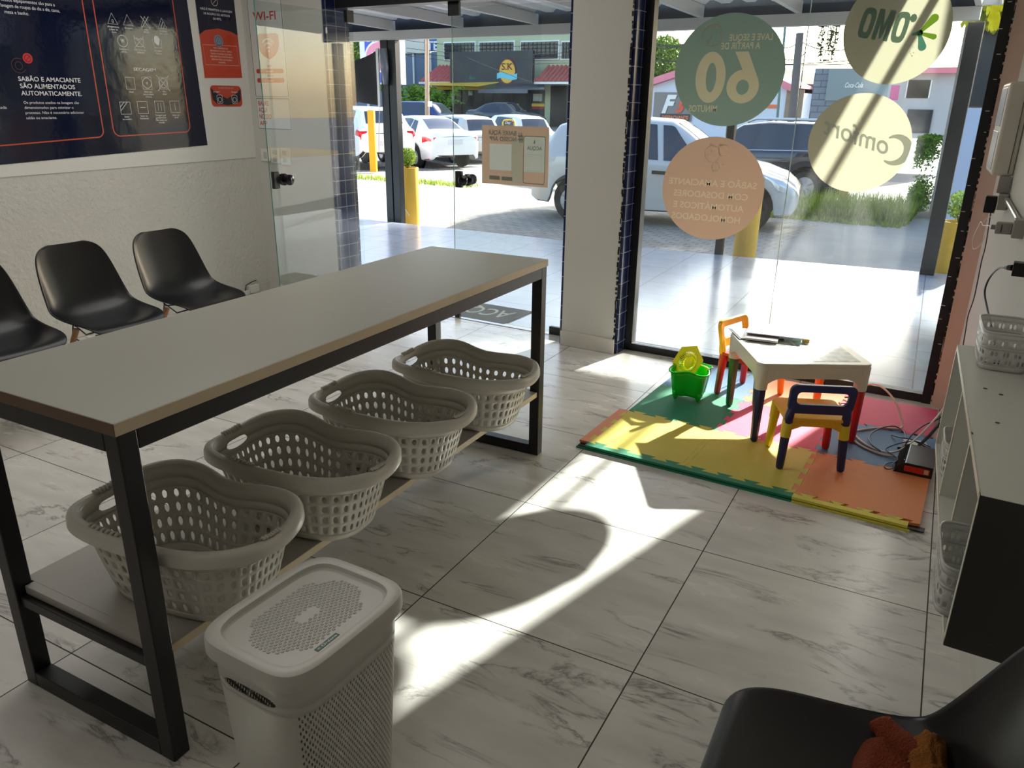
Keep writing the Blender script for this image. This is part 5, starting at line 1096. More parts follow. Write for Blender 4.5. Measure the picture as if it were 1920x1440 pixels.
def TD(txt, x, z, h, w, mat=v_dg, d=.0012, bold=.02): return text_mb(txt, (x, YD-d, z), UM, UZ, h, w, bold).build('mirrored_lettering', mat, sg)
TD('BAIXE AQUI', -1.402, 1.352, .029, .222); TD('NOSSO APP', -1.402, 1.312, .029, .216); TD('#', -1.352, 1.314, .062, .040); TD('ACQUA', -1.204, 1.262, .024, .118, v_dg, .0014); TD('Aponte a câmera do seu celular', -1.425, 1.100, .006, .19, v_dg, .0012, 0)
MB().flat([(-1.262, 1.300), (-1.255, 1.312), (-1.2575, 1.322), (-1.262, 1.330), (-1.267, 1.318), (-1.269, 1.306)], (0, YD-.0014, 0), UX, UZ).build('drop_symbol', v_dg, sg)
# doormat outside
dm_ = thing('doormat', 'grey speckled doormat with pale lettering on the porch just outside the door', 'doormat', (-1.9, 2.5, 0))
m_dm = M('grey_carpet_mat', (92, 98, 104), .95, var=.35, vscale=160, bump=.5, bscale=300)
MB().bx((-2.32, 2.275, -.0045), (-1.52, 2.715, .004)).build('mat', m_dm, dm_, bevel=.002)
text_mb('ACQUA', (-1.60, 2.60, .0046), (-1, 0, 0), (0, -1, 0), .20, .66, .01).build('mat_lettering', M('pale_grey_fibre', (188, 194, 192), .9, bump=.4, bscale=300), dm_)
# ================================================================== OUTSIDE: ground
def gz(y):
    P = [(5.5, -.16), (9, -.17), (12, -.24), (16, -.36), (22, -.42), (28, -.25), (34, 0.0), (41, .12), (200, .12)]
    for (a, za), (b_, zb) in zip(P, P[1:]):
        if y <= b_: return za+(zb-za)*max(0, (y-a))/(b_-a)
    return P[-1][1]
def gp(px, py, z):
    d = _f+_r*((px-960)/FPX)-_u*((py-720)/FPX); t = (z-CAMP.z)/d.z; return CAMP+d*t
m_pave = tiles_material('grey_block_paving', (148, 143, 134), 0.12, 0.22, 0.11, 0.008, (92, 88, 82), rough=0.85, var=0.12, bump=0.5)
m_conc = M('worn_concrete', (138, 136, 130), 0.85, var=0.22, vscale=1.6, bump=0.25, bscale=30)
m_asph = M('street_asphalt', (104, 104, 106), 0.9, var=0.12, vscale=3, bump=0.2, bscale=60)
ys = [5.5, 7, 9, 10.5, 12, 14, 16, 19, 22]
struct('paved_ground', MB().grid(lambda u, v: (-45+v*0+u*44.2, ys[int(round(v*8))], gz(ys[int(round(v*8))])), 4, 8), m_pave)
struct('concrete_ground', MB().grid(lambda u, v: (-0.8+u*14.8, ys[int(round(v*8))], gz(ys[int(round(v*8))])), 4, 8), m_conc)
y2 = [22, 28, 34, 41, 60]
struct('street_ground', MB().grid(lambda u, v: (-90+u*130, y2[int(round(v*4))], gz(y2[int(round(v*4))])), 4, 4), m_asph)
m_gr = leaf_material('grass_blades', (96, 122, 44), (158, 172, 76))
def grass(x0, x1, y0, y1, n, h, seed=1):
    b_ = MB(); r = random.Random(seed)
    for _ in range(n):
        x = r.uniform(x0, x1); y = r.uniform(y0, y1); hh = h*r.uniform(.4, 1.2); a = r.uniform(0, 6.28); w_ = .012; z0 = gz(y)-.01
        dx, dy = math.cos(a)*w_, math.sin(a)*w_; lx, ly = r.gauss(0, .25)*hh, r.gauss(0, .25)*hh
        b_.add([(x-dx, y-dy, z0), (x+dx, y+dy, z0), (x+lx, y+ly, z0+hh)], [(0, 1, 2)])
    return b_
tag(grass(-1.4, .35, 11.4, 13.4, 2600, .42).build('grass', m_gr), 'tall sunlit grass verge beside the clipped hedge', 'grass', kind='stuff')
tag(grass(-1.9, .3, 11.0, 11.6, 1100, .10, 4).build('grass', m_gr), 'short grass tufts along the edge of the concrete by the yellow post', 'grass', kind='stuff')
tag(grass(-13.5, -8.5, 11.9, 12.6, 1300, .13, 2).build('grass', m_gr), 'weeds along the kerb in front of the parked white cars', 'grass', kind='stuff')
# posts of the porch
def post(label, x0, x1, y0, y1, top=2.285, z0=-.16):
    return tag(MB().bx((x0, y0, z0), (x1, y1, top)).build('porch_post', m_black, bevel=.004), label, 'post', 'black steel posts of the porch')
pl_ = thing('porch_post', 'thick black double post at the left edge of the porch beside a yellow planter', 'post', (-5.56, 6.0, -.16), 0, 'black steel posts of the porch')
MB().bx((-5.70, 5.94, -.16), (-5.585, 6.05, 2.285)).build('tube', m_black, pl_, bevel=.004); MB().bx((-5.575, 5.95, -.16), (-5.46, 6.05, 2.285)).build('tube', m_black, pl_, bevel=.004)
post('black steel post beside the middle yellow planter, half hidden by a window sticker', -1.10, -1.02, 6.06, 6.14)
post('black steel post at the right end of the porch beside the right planter', .955, 1.085, 6.16, 6.26)
# rolled black banner hung from the left post
bn = thing('black_banner', 'black fabric banner hanging from a white batten at the left porch post', 'banner', (-5.9, 5.92, 1.5))
def bnf(u, v):
    x0, x1 = -5.735, -6.225; zt = 2.175+(2.0-2.175)*u; zb = 1.49+(1.545-1.49)*u
    return (x0+(x1-x0)*u, 5.93+.03*math.sin(u*5+v*2)+.02*math.sin(v*7)*(u), zt+(zb-zt)*v)
MB().grid(bnf, 18, 14).build('fabric', M('black_banner_cloth', (44, 41, 39), .8, var=.1), bn, smooth=True, solid=.002)
MB().bx((-5.745, 5.905, 1.47), (-5.705, 5.925, 2.19)).build('white_batten', m_vinylwall, bn)
MB().tube(smooth_path([(-5.72, 5.91, 1.47), (-5.74, 5.9, 1.2), (-5.76, 5.9, .9)]), .006, 6).build('cord', m_cg, bn)
MB().tube([(-5.60, 5.90, 1.75), (-5.60, 5.90, 1.95), (-5.62, 5.90, 2.18)], .05, 10, rs=[.035, .055, .05]).build('rolled_film', M('clear_grey_film', (120, 124, 130), .2), bn, smooth=True)
# planters with clipped bushes
m_ypl = M('mustard_yellow_planter', (222, 176, 62), .55, var=.1, vscale=7, bump=.05); m_soil = M('dark_soil', (50, 38, 30), .95); m_twig = M('bush_twigs', (110, 88, 60), .9)
m_bush = leaf_material('bush_leaves', (84, 112, 46), (150, 172, 78))
def planter(label, x, y, r_, h, seed, br=.15):
    t = thing('planter', label, 'planter', (x, y, gz(y)), 0, 'yellow planters with clipped bushes along the porch', world=False)
    MB().lathe((0, 0, 0), [(r_*.92, 0), (r_, .02), (r_*1.03, h), (r_*.92, h), (r_*.90, h-.05)], 28).build('pot', m_ypl, t, auto=50)
    MB().lathe((0, 0, h-.05), [(r_*.91, 0), (0, .005)], 20).build('soil', m_soil, t)
    w_ = MB(); rr = random.Random(seed)
    for _ in range(12): a = rr.uniform(0, 6.28); q = rr.uniform(.3, .9)*br; w_.tube([(0, 0, h-.05), (q*.3*math.cos(a), q*.3*math.sin(a), h+.05), (q*math.cos(a), q*math.sin(a), h+.1+rr.random()*br*1.2)], .004, 5)
    b_ = w_.build('stems', m_twig, t)
    foliage(MB(), (0, 0, 0), (1, 1, 1), 0, 1)
    foliage(MB() if False else (fm := MB()), (0, 0, h+br*1.05), (br, br, br*.95), 1100, .035, seed, .35); fm.build('bush', m_bush, t)
planter('yellow cylindrical planter with a round bush beside the left porch post', -5.72, 6.45, .150, .83, 1, .135)
planter('yellow planter beside the middle porch post below the tan sticker', -.86, 6.42, .125, .80, 2, .12)
planter('yellow planter with a leafy bush at the right end of the porch', 1.205, 6.50, .150, .66, 3, .155)
pc = tag(MB().tube(smooth_path([(-5.86, 6.32, .62), (-5.80, 6.29, .40), (-5.72, 6.285, .20), (-5.60, 6.31, .02)]), .006, 6).build('cord', m_cg, smooth=True), 'thin pale cord lying against the left yellow planter', 'cord')
p = gp(701, 322, -.26); bo = MB().box((p.x, p.y, p.z+.78), (.17, .17, 1.56), Matrix.Rotation(.5, 3, 'Z')).build('bollard', M('amber_yellow_paint', (255, 178, 8), .45, var=.04), bevel=.006); tag(bo, 'tall amber yellow bollard in front of the parked white car', 'bollard')
p = gp(1577, 392, -.2); tag(MB().box((p.x, p.y, p.z+.22), (.15, .10, .44)).build('marker_post', M('ochre_wood_post', (196, 140, 62), .7, var=.1), bevel=.004), 'short ochre wooden post standing in the grass by the concrete', 'post')
hg = MB(); p = gp(1740, 402, -.19); foliage(hg, (p.x+.02, p.y+.8, .46), (.40, .80, .62), 9000, .07, 9, .3, 0, True); hg.build('clipped_hedge', leaf_material('hedge_leaves', (52, 92, 34), (128, 168, 56))); tag(bpy.data.objects['clipped_hedge'], 'dark green clipped hedge block right of the grass verge', 'hedge')
# ------------------------------------------------------------------ cars
m_tyre = M('tyre_rubber', (26, 26, 28), .8); m_rim = M('alloy_rim', (176, 178, 182), .3, .7); m_dglass = M('tinted_car_glass', (34, 42, 54), .05, spec=.9, var=.05); m_tail = M('red_tail_lens', (210, 24, 34), .15); m_head = M('clear_head_lens', (206, 212, 220), .08, .3); m_plate = M('licence_plate_blank', (206, 208, 210), .4); m_trim = M('black_car_trim', (24, 25, 27), .5)
def lerp_tab(tab, x, k):
    if x <= tab[0][0]: return tab[0][k]
    for a, b_ in zip(tab, tab[1:]):
        if x <= b_[0]:
            t = (x-a[0])/max(1e-6, b_[0]-a[0]); t = t*t*(3-2*t)*.35+t*.65; return a[k]+(b_[k]-a[k])*t
    return tab[-1][k]
# tables: x from the rear bumper, underside, belt line, top line, half width, half width of the roof edge
HATCH = [(0, .42, .80, .86, .66, .55), (.04, .30, .90, .96, .76, .64), (.14, .26, .96, 1.04, .82, .66), (.42, .24, .98, 1.42, .85, .58), (.7, .22, .97, 1.49, .865, .57), (1.6, .20, .94, 1.53, .87, .58), (2.15, .20, .92, 1.50, .87, .57), (2.95, .20, .90, 1.00, .865, .66), (3.45, .21, .84, .90, .85, .68), (3.8, .22, .72, .79, .80, .64), (3.95, .24, .62, .68, .72, .58), (4.02, .34, .54, .58, .60, .5)]
SEDAN = [(0, .40, .84, .92, .68, .58), (.05, .28, .94, 1.04, .80, .66), (.18, .25, .97, 1.08, .84, .68), (.55, .23, .97, 1.10, .87, .66), (1.25, .20, .96, 1.40, .88, .56), (1.75, .19, .95, 1.47, .88, .56), (2.45, .19, .93, 1.46, .88, .56), (3.25, .19, .92, 1.00, .87, .68), (3.9, .20, .84, .90, .85, .68), (4.3, .22, .70, .76, .78, .62), (4.45, .32, .58, .62, .64, .5)]
SUV = [(0, .48, .92, .98, .74, .62), (.05, .36, 1.04, 1.12, .84, .70), (.15, .32, 1.08, 1.22, .88, .68), (.4, .30, 1.08, 1.58, .90, .62), (.8, .28, 1.07, 1.66, .91, .62), (1.9, .26, 1.04, 1.67, .91, .62), (2.5, .26, 1.02, 1.60, .91, .61), (3.2, .26, 1.00, 1.10, .90, .72), (3.8, .28, .96, 1.02, .88, .72), (4.2, .30, .84, .90, .82, .66), (4.35, .40, .68, .72, .68, .54)]
def car(label, loc, rz, paint, tab, wheels, rw=.31, wins=(), screen=(), rear=(), spec=None, group='cars parked outside the shop', rails=False, sc=1.0, inner=False):
    t = thing('car', label, 'car', loc, rz, group, world=False); L = tab[-1][0]; t.scale = (sc, sc, sc)
    N = 110; xs = [L*i/N for i in range(N+1)]
    def S_(x, v, side):
        zb, zl, zt, w_, wt = [lerp_tab(tab, x, k) for k in (1, 2, 3, 4, 5)]
        for wx in wheels:
            d = abs(x-wx)
            if d < rw+.075: zb = max(zb, .30+math.sqrt(max(0, (rw+.075)**2-d*d))-.0)
        zb = min(zb, zl-.08)
        if v < .12: y = w_*(.90+.10*v/.12); z = zb+(.0)+.03*v/.12
        elif v < .5: k = (v-.12)/.38; y = w_*(1.0+.012*math.sin(math.pi*k)); z = zb+.03+(zl-zb-.03)*k*.92
        elif v < .58: k = (v-.5)/.08; y = w_*(1.0-.035*k); z = zb+.03+(zl-zb-.03)*(.92+.08*k)
        elif v < .9: k = (v-.58)/.32; y = w_*.965+(wt-w_*.965)*k; z = zl+(zt-.05-zl)*k if zt-.05 > zl else zl+(zt-.01-zl)*k
        else: k = (v-.9)/.1; a = max(zl, zt-.05) if zt-.05 > zl else zt-.01; y = wt*(1-.12*k); z = a+(zt-.012-a)*k
        return Vector((x, side*y, z))
    vv = [0, .06, .12, .2, .3, .4, .5, .54, .58, .66, .74, .82, .9, .95, 1.0]
    b_ = MB()
    for side in (-1, 1):
        k0 = len(b_.v); n = len(vv)
        for x in xs:
            for v in vv: b_.v.append(tuple(S_(x, v, side)))
        for i in range(N):
            for j in range(n-1):
                f = (k0+i*n+j, k0+(i+1)*n+j, k0+(i+1)*n+j+1, k0+i*n+j+1); b_.f.append(f if side < 0 else f[::-1])
    def topf(u, v): x = L*u; e = S_(x, 1.0, 1); zt = lerp_tab(tab, x, 3); y = (v*2-1)*e.y; return (x, y, e.z+(zt+.008-e.z)*(1-(2*v-1)**2))
    b_.grid(topf, N, 8)
    for x, s_ in ((0, 1), (L, -1)):
        ring = [S_(x, v, -1) for v in vv]+[S_(x, v, 1) for v in vv[::-1]]; b_.add(ring, [tuple(range(len(ring)))[::s_]])
    body = b_.build('car_body', paint, t, weld=True, auto=38)
    def patch(fn, nm, mat, nu=10, nv=6): return MB().grid(fn, nu, nv).build(nm, mat, t, smooth=True)
    for (xa, xb, xc, xd) in wins:        # window: bottom x from xa to xb, top x from xc to xd
        for side in (-1, 1):
            def wf_(u, v, side=side):
                x = (xa+(xb-xa)*u)*(1-v)+(xc+(xd-xc)*u)*v; q = S_(x, .595+(.885-.595)*v, side); return (q.x, q.y+side*.007, q.z)
            patch(wf_, 'side_window', m_dglass)
    def strip_(a, b2, nm, mat, ww=.94, off=.008):
        def f(u, v):
            x = a+(b2-a)*u; e = S_(x, 1.0, 1); q = topf(x/L, .5+(v-.5)*ww); x1 = x+.01; zt0 = lerp_tab(tab, x, 3); zt1 = lerp_tab(tab, x1, 3); nx, nz = -(zt1-zt0), .01; l = math.hypot(nx, nz); return (q[0]+nx/l*off, q[1], q[2]+nz/l*off)
        patch(f, nm, mat, 14, 8)
    if screen: strip_(*screen, 'windscreen', m_dglass if not inner else m_dglass)
    if rear: strip_(*rear, 'rear_window', m_dglass)
    for wx in wheels:
        for side in (-1, 1):
            w0 = lerp_tab(tab, wx, 4)-.09; A = Matrix(((1, 0, 0), (0, 0, side), (0, 1, 0)))
            wh = MB().lathe((wx, side*w0, .30), [(rw*.62, -.09), (rw*.93, -.085), (rw, -.05), (rw, .05), (rw*.93, .085), (rw*.66, .09), (rw*.64, .07)], 28, A).build('wheel', m_tyre, t, auto=40)
            rm = MB().lathe((wx, side*w0, .30), [(rw*.64, .075), (rw*.60, .05), (rw*.2, .045), (rw*.18, .07), (0, .07)], 24, A)
            for k in range(7):
                a = k*2*math.pi/7; rm.box(Vector((wx, side*(w0+.066), .30))+Vector((math.cos(a), 0, math.sin(a)))*rw*.40, (rw*.46, .018, rw*.10), Matrix.Rotation(-a, 3, 'Y'))
            rm.build('rim', m_rim, wh)
            MB().lathe((wx, side*(w0-.10), .30), [(rw*1.18, 0), (0, 0)], 20, A).build('wheel_arch', m_trim, t)
    tl = spec or {}
    def sideq(x0, x1, v0, v1, nm, mat, off=.008, skew=0.0, sides=(-1, 1), taper=1.0):
        for side in sides:
            def f(u, v, side=side):
                vm = (v0+v1)/2; hv = (v1-v0)/2*(taper+(1-taper)*u); x = x0+(x1-x0)*u+skew*v; q = S_(x, vm+(2*v-1)*hv, side); return (q.x-(off if x < .2 else 0), q.y+side*off, q.z)
            patch(f, nm, mat, 8, 5)
    for a in tl.get('q', []): sideq(*a[:6], **(a[6] if len(a) > 6 else {}))
    for (x, y0, y1, z0, z1, nm, mat) in tl.get('b', []): MB().bx((x-.012, y0, z0), (x+.012, y1, z1)).build(nm, mat, t, bevel=.004)
    if rails:
        for side in (-1, 1): MB().tube([(.5, side*.56, 1.66*1.0), (.65, side*.57, 1.715), (2.2, side*.57, 1.715), (2.4, side*.56, 1.64)], .022, 8).build('roof_rail', m_rim, t, smooth=True)
    return t
def car_at(px, py, z, rz, wx, side, hw_, **k):     # ground contact of one wheel seen in the photo fixes the car
    p = gp(px, py, z); R = Matrix.Rotation(rz, 3, 'Z'); o = p-R @ Vector((wx, side*hw_, 0)); o.z = z; return o
pt_w = M('white_car_paint', (226, 227, 226), .25, coat=.6, var=.01); pt_sil = M('silver_white_paint', (200, 200, 198), .28, .15, coat=.6, var=.02); pt_blk = M('dark_blue_black_paint', (22, 28, 42), .14, coat=.8, var=.03); pt_ser = M('pale_silver_paint', (206, 202, 192), .3, .2, coat=.5, var=.02)
rzS = math.radians(10.5)
car('silver-white hatchback parked just outside, its nose behind the tan sticker', car_at(1073, 412, -.165, rzS, .74, -1, .80), rzS, pt_sil, HATCH, (.74, 3.33), .30,
    wins=((.60, 1.18, .78, 1.20), (1.26, 2.02, 1.27, 1.93), (2.10, 2.78, 2.02, 2.20)), screen=(2.22, 2.90), rear=(.17, .40),
    spec={'q': [(.05, .24, .42, .80, 'tail_light', m_tail, dict(off=.010)), (3.30, 3.86, .40, .56, 'head_light', m_head, dict(taper=.5, off=.010)), (1.95, 2.18, .43, .46, 'door_handle', m_trim, dict(off=.018)), (1.00, 1.22, .43, .46, 'door_handle', m_trim, dict(off=.018)),
                (.45, 3.0, .03, .09, 'sill_trim', m_trim, dict(off=.006)), (2.58, 2.74, .57, .62, 'mirror', pt_sil, dict(off=.12))],
          'b': [(4.00, -.30, .30, .36, .46, 'lower_grille', m_trim), (4.015, -.24, .24, .50, .56, 'upper_grille', m_trim), (3.985, .34, .56, .34, .46, 'fog_light', m_trim), (3.985, -.56, -.34, .34, .46, 'fog_light', m_trim), (-.005, -.22, .22, .66, .78, 'licence_plate', m_plate)]})
rzB = math.radians(172)
car('dark blue-black SUV with roof rails behind the silver-white hatchback', car_at(1505, 376, -.22, rzB, .70, 1, .72), rzB, pt_blk, SUV, (.78, 3.40), .34, sc=.88,
    wins=((.50, 1.05, .62, 1.15), (1.15, 2.05, 1.22, 2.02), (2.13, 2.95, 2.10, 2.40)), screen=(2.6, 3.15), rear=(.17, .38), rails=True,
    spec={'q': [(.02, .36, .43, .56, 'tail_light', m_tail, dict(off=.012)), (.46, 3.0, .578, .592, 'chrome_strip', m_rim, dict(off=.010)), (.05, 3.9, .02, .12, 'lower_trim', m_trim, dict(off=.008))],
          'b': [(.0, -.24, .24, .74, .86, 'licence_plate', m_plate)]})
rzP = math.radians(154)
car('white saloon with red tail lights parked beside the left planter', car_at(783, 314, -.36, rzP, .95, 1, .80), rzP, pt_w, SEDAN, (.95, 3.55), .31,
    wins=((.98, 1.45, 1.25, 1.50), (1.52, 2.25, 1.55, 2.15), (2.32, 3.05, 2.22, 2.50)), screen=(2.5, 3.2), rear=(.62, 1.22),
    spec={'q': [(.04, .46, .40, .52, 'tail_light', m_tail, dict(off=.012, taper=.35)), (.10, .35, .10, .13, 'reflector', m_tail, dict(off=.010)), (1.62, 1.85, .44, .47, 'door_handle', m_rim, dict(off=.016))],
          'b': [(.025, -.72, -.40, .78, .90, 'tail_light', m_tail), (.025, .40, .72, .78, .90, 'tail_light', m_tail), (.0, -.24, .24, .70, .84, 'licence_plate', m_plate)]})
car('pale silver hatchback with tall red tail lights behind the white saloon', car_at(852, 307, -.42, rzP, .72, 1, .78), rzP, pt_ser, HATCH, (.72, 3.20), .30,
    wins=((.58, 1.10, .72, 1.14), (1.2, 1.95, 1.22, 1.86), (2.02, 2.75, 1.95, 2.18)), screen=(2.22, 2.90), rear=(.17, .40),
    spec={'q': [(.03, .12, .42, .86, 'tail_light', m_tail, dict(off=.014, skew=.12))], 'b': [(.0, -.72, -.60, .78, 1.0, 'tail_light', m_tail), (.0, .60, .72, .78, 1.0, 'tail_light', m_tail), (-.002, -.22, .22, .66, .78, 'licence_plate', m_plate)]})
car('white SUV with black trim parked behind the amber bollard', car_at(657, 316, -.30, rzP, .80, 1, .84), rzP, pt_w, SUV, (.80, 3.45), .35,
    wins=((.52, 1.0, .66, 1.08), (1.12, 2.0, 1.2, 2.0), (2.1, 2.95, 2.08, 2.40)), screen=(2.6, 3.15), rear=(.17, .38),
    spec={'q': [(.02, .16, .45, .60, 'tail_light', m_tail, dict(off=.014)), (.35, 1.25, .10, .16, 'arch_trim', m_trim, dict(off=.012)), (.0, .3, .02, .14, 'bumper_trim', m_trim, dict(off=.01))],
          'b': [(.03, .60, .80, .82, 1.04, 'tail_light', m_tail), (.03, -.80, -.60, .82, 1.04, 'tail_light', m_tail), (-.002, -.24, .24, .66, .78, 'licence_plate', m_plate)]})
car('white car mostly hidden behind the app sign on the door', (at(1010, 250, 22.5).x, 22.5, -.42), rzP, pt_w, HATCH, (.72, 3.2), .30, wins=((.6, 1.9, .8, 1.8),), screen=(2.22, 2.9), rear=(.17, .40))
o = gp(690, 262, -.42); car('light blue-grey car at the far left behind the white SUV', (o.x-1.0, o.y+1.0, -.40), rzP, M('light_blue_grey_paint', (150, 178, 196), .25, coat=.5), HATCH, (.72, 3.2), .30, wins=((.6, 1.9, .8, 1.8),), screen=(2.22, 2.9), rear=(.17, .40))
# ================================================================== ACROSS THE STREET
def fbx(mb, px0, py0, px1, py1, Y, d=0.2, yoff=0.0):
    a = at(px0, py0, Y); b_ = at(px1, py1, Y); return mb.bx((min(a.x, b_.x), Y+yoff-d, min(a.z, b_.z)), (max(a.x, b_.x), Y+yoff, max(a.z, b_.z)))
def P2(px, py, Y): v = at(px, py, Y); return (v.x, v.z)
Yb = 42.0
m_gw = M('sage_green_wall', (176, 184, 148), .8, var=.05, vscale=.5); m_win = M('dark_window_glass', (56, 60, 64), .1, var=.3, vscale=.8); m_wf = M('white_window_frame', (226, 226, 222), .6); m_sign = M('dark_sign_board', (38, 40, 46), .4); m_ytile = M('red_roof_tile', (170, 84, 78), .8, var=.25, vscale=6); m_yaw = M('yellow_awning', (216, 176, 62), .6); m_gaw = M('grey_awning', (104, 106, 112), .7, var=.08)
gb = thing('shop_building', 'sage green two-storey building with a dark shop sign and red-tiled canopies across the street', 'building', (at(950, 232, Yb).x, Yb, gz(42)))
a = at(822, 236, Yb); b_ = at(1150, 236, Yb); MB().bx((a.x, Yb, gz(42)-.3), (b_.x, Yb+9, 9.5)).build('wall', m_gw, gb)
for x0, y0, x1, y1 in ((833, 79, 893, 113), (899, 78, 966, 112), (977, 77, 1049, 112), (1053, 77, 1100, 112)):
    w_ = fbx(MB(), x0, y0, x1, y1, Yb, .08).build('window', m_wf, gb); fbx(MB(), x0+2.2, y0+2.5, x1-2.2, y1-2.5, Yb, .05, -.08).build('pane', m_win, w_)
    g = MB()
    for k in range(1, 9): px = x0+(x1-x0)*k/9; fbx(g, px-.25, y0+2.5, px+.25, y1-2.5, Yb, .02, -.14)
    for k in range(1, 5): py = y0+(y1-y0)*k/5; fbx(g, x0+2, py-.25, x1-2, py+.25, Yb, .02, -.14)
    g.build('grille', m_trim, w_)
for x0, x1, xo in ((822, 876, -9), (1026, 1140, 0)):
    p0 = at(x0, 124, Yb); p1 = at(x1, 124, Yb); q0 = at(x0+xo, 154, Yb); cn = MB(); nb_ = int((p1.x-p0.x)/.28)
    for k in range(nb_):
        t0 = k/nb_; t1 = (k+.86)/nb_; xa = p0.x+(p1.x-p0.x)*t0; xb = p0.x+(p1.x-p0.x)*t1; ya = q0.x+(p1.x-q0.x)*t0; yb_ = q0.x+(p1.x-q0.x)*t1
        cn.add([(xa, Yb, p0.z), (xb, Yb, p0.z), (yb_, Yb-1.6, q0.z), (ya, Yb-1.6, q0.z), ((xa+xb)/2, Yb, p0.z+.10), ((ya+yb_)/2, Yb-1.6, q0.z+.10)], [(0, 4, 5, 3), (4, 1, 2, 5), (3, 5, 2)])
    cn.build('tiled_canopy', m_ytile, gb); MB().bx((min(q0.x, p0.x), Yb-1.62, q0.z-.15), (p1.x, Yb, q0.z-.02)).build('canopy_edge', m_wf, gb)
sgn = fbx(MB(), 875, 101, 1026, 158, Yb, .25, -1.6).build('sign_board', m_sign, gb)
YS_ = Yb-1.88; OO = (0, YS_, 0)
c = P2(951, 134, YS_); s_ = abs(P2(952, 134, YS_)[0]-c[0])
MB().flat([(c[0]+16.5*s_*math.cos(t*.2618), c[1]+19.5*s_*math.sin(t*.2618)) for t in range(24)], OO, UX, UZ).build('logo_edge', M('logo_brown', (120, 50, 34), .6), sgn)
MB().flat([(c[0]+14.5*s_*math.cos(t*.2618), c[1]+17.5*s_*math.sin(t*.2618)) for t in range(24)], (0, YS_-.01, 0), UX, UZ).build('logo_oval', M('logo_gold', (222, 176, 66), .6), sgn)
rb2 = MB(); k = 16
rb2.add([Vector((c[0]+(-19+38*i/k)*s_, YS_-.02, c[1]+(-7+1.6*math.sin(i/k*6.28)+e)*s_)) for e in (-4.2, 4.2) for i in range(k+1)], [(i, i+1, k+2+i, k+1+i) for i in range(k)]); rb2.build('ribbon', M('logo_sky_blue', (110, 196, 214), .6), sgn)
text_mb('S.K', (c[0]-11*s_, YS_-.02, c[1]+2.5*s_), UX, UZ, 10*s_, 21*s_, .01).build('sign_letters', M('logo_maroon', (110, 36, 34), .6), sgn)
q = P2(1001, 151.5, YS_); text_mb('jasmine', (q[0], YS_-.01, q[1]), UX, UZ, 4*s_, 20*s_, .0).build('sign_letters', m_redt, sgn)
q = P2(880, 149, YS_); text_mb('Bem', (q[0], YS_-.01, q[1]), UX, UZ, 5*s_, 12*s_, .0).build('sign_letters', M('teal_letters', (40, 130, 116), .6), sgn)
# awnings
p0 = at(806, 156, Yb-1.6); p1 = at(948, 153, Yb-1.6); q0 = at(803, 160, Yb-2.6); q1 = at(895, 162, Yb-2.6)
MB().add([p0, p1, q1, q0], [(0, 1, 2, 3)]).build('yellow_awning', m_yaw, gb, solid=.05); fbx(MB(), 808, 163, 929, 169.5, Yb, .1, -1.2).build('yellow_fascia', m_yaw, gb)
p0 = at(931, 157, Yb-.4); p1 = at(1021, 156, Yb-.4); q0 = at(929, 168, Yb-2.0); q1 = at(1020, 168, Yb-2.0)
ga = MB().add([p0, p1, q1, q0], [(0, 1, 2, 3)]); fbx(ga, 929, 168, 1020, 176, Yb, .02, -2.0); ga.build('grey_awning', m_gaw, gb, solid=.03)
sf = fbx(MB(), 800, 168, 1027, 233, Yb, .15, 0).build('shop_front', m_win, gb)
m_redb = M('shop_red_band', (150, 40, 50), .5); m_grf = M('shop_green', (30, 84, 66), .4)
bnd = MB(); fbx(bnd, 927, 194, 975, 200, Yb, .04, -.15); fbx(bnd, 999, 194, 1025, 200, Yb, .04, -.15); bnd.build('yellow_band', m_yaw, sf)
bnd = MB(); fbx(bnd, 927, 200, 975, 205, Yb, .04, -.15); fbx(bnd, 999, 200, 1025, 205, Yb, .04, -.15); bnd.build('red_band', m_redb, sf)
fbx(MB(), 927, 206, 958, 227, Yb, .3, -.2).build('green_counter', m_grf, sf)
wfm = MB()
for px in (829, 848, 868, 890, 908, 926, 962, 965, 998, 1025): fbx(wfm, px, 170, px+.8, 231, Yb, .08, -.15)
fbx(wfm, 800, 199, 926, 200.5, Yb, .08, -.15); wfm.build('shop_front_bars', m_sign, sf)
lt = MB(); fbx(lt, 847, 180, 856, 197, Yb, .1, -.2); fbx(lt, 883, 171, 889, 179, Yb, .1, -.2); fbx(lt, 905, 204, 923, 224, Yb, .1, -.2); fbx(lt, 1004, 176, 1020, 190, Yb, .1, -.2); lt.build('shop_posters', M('faded_shop_posters', (176, 180, 172), .6, var=.4, vscale=3), sf)
fbx(MB(), 1027, 159, 1036, 234, Yb, .3, 0).build('pilaster', m_wf if False else m_gw, gb); gt = MB()
for k in range(15): fbx(gt, 1038+k*2, 161, 1038.6+k*2, 237, Yb, .06, -.3)
fbx(gt, 1038, 163, 1068, 164, Yb, .06, -.3); gt.build('barred_gate', m_sign, gb)
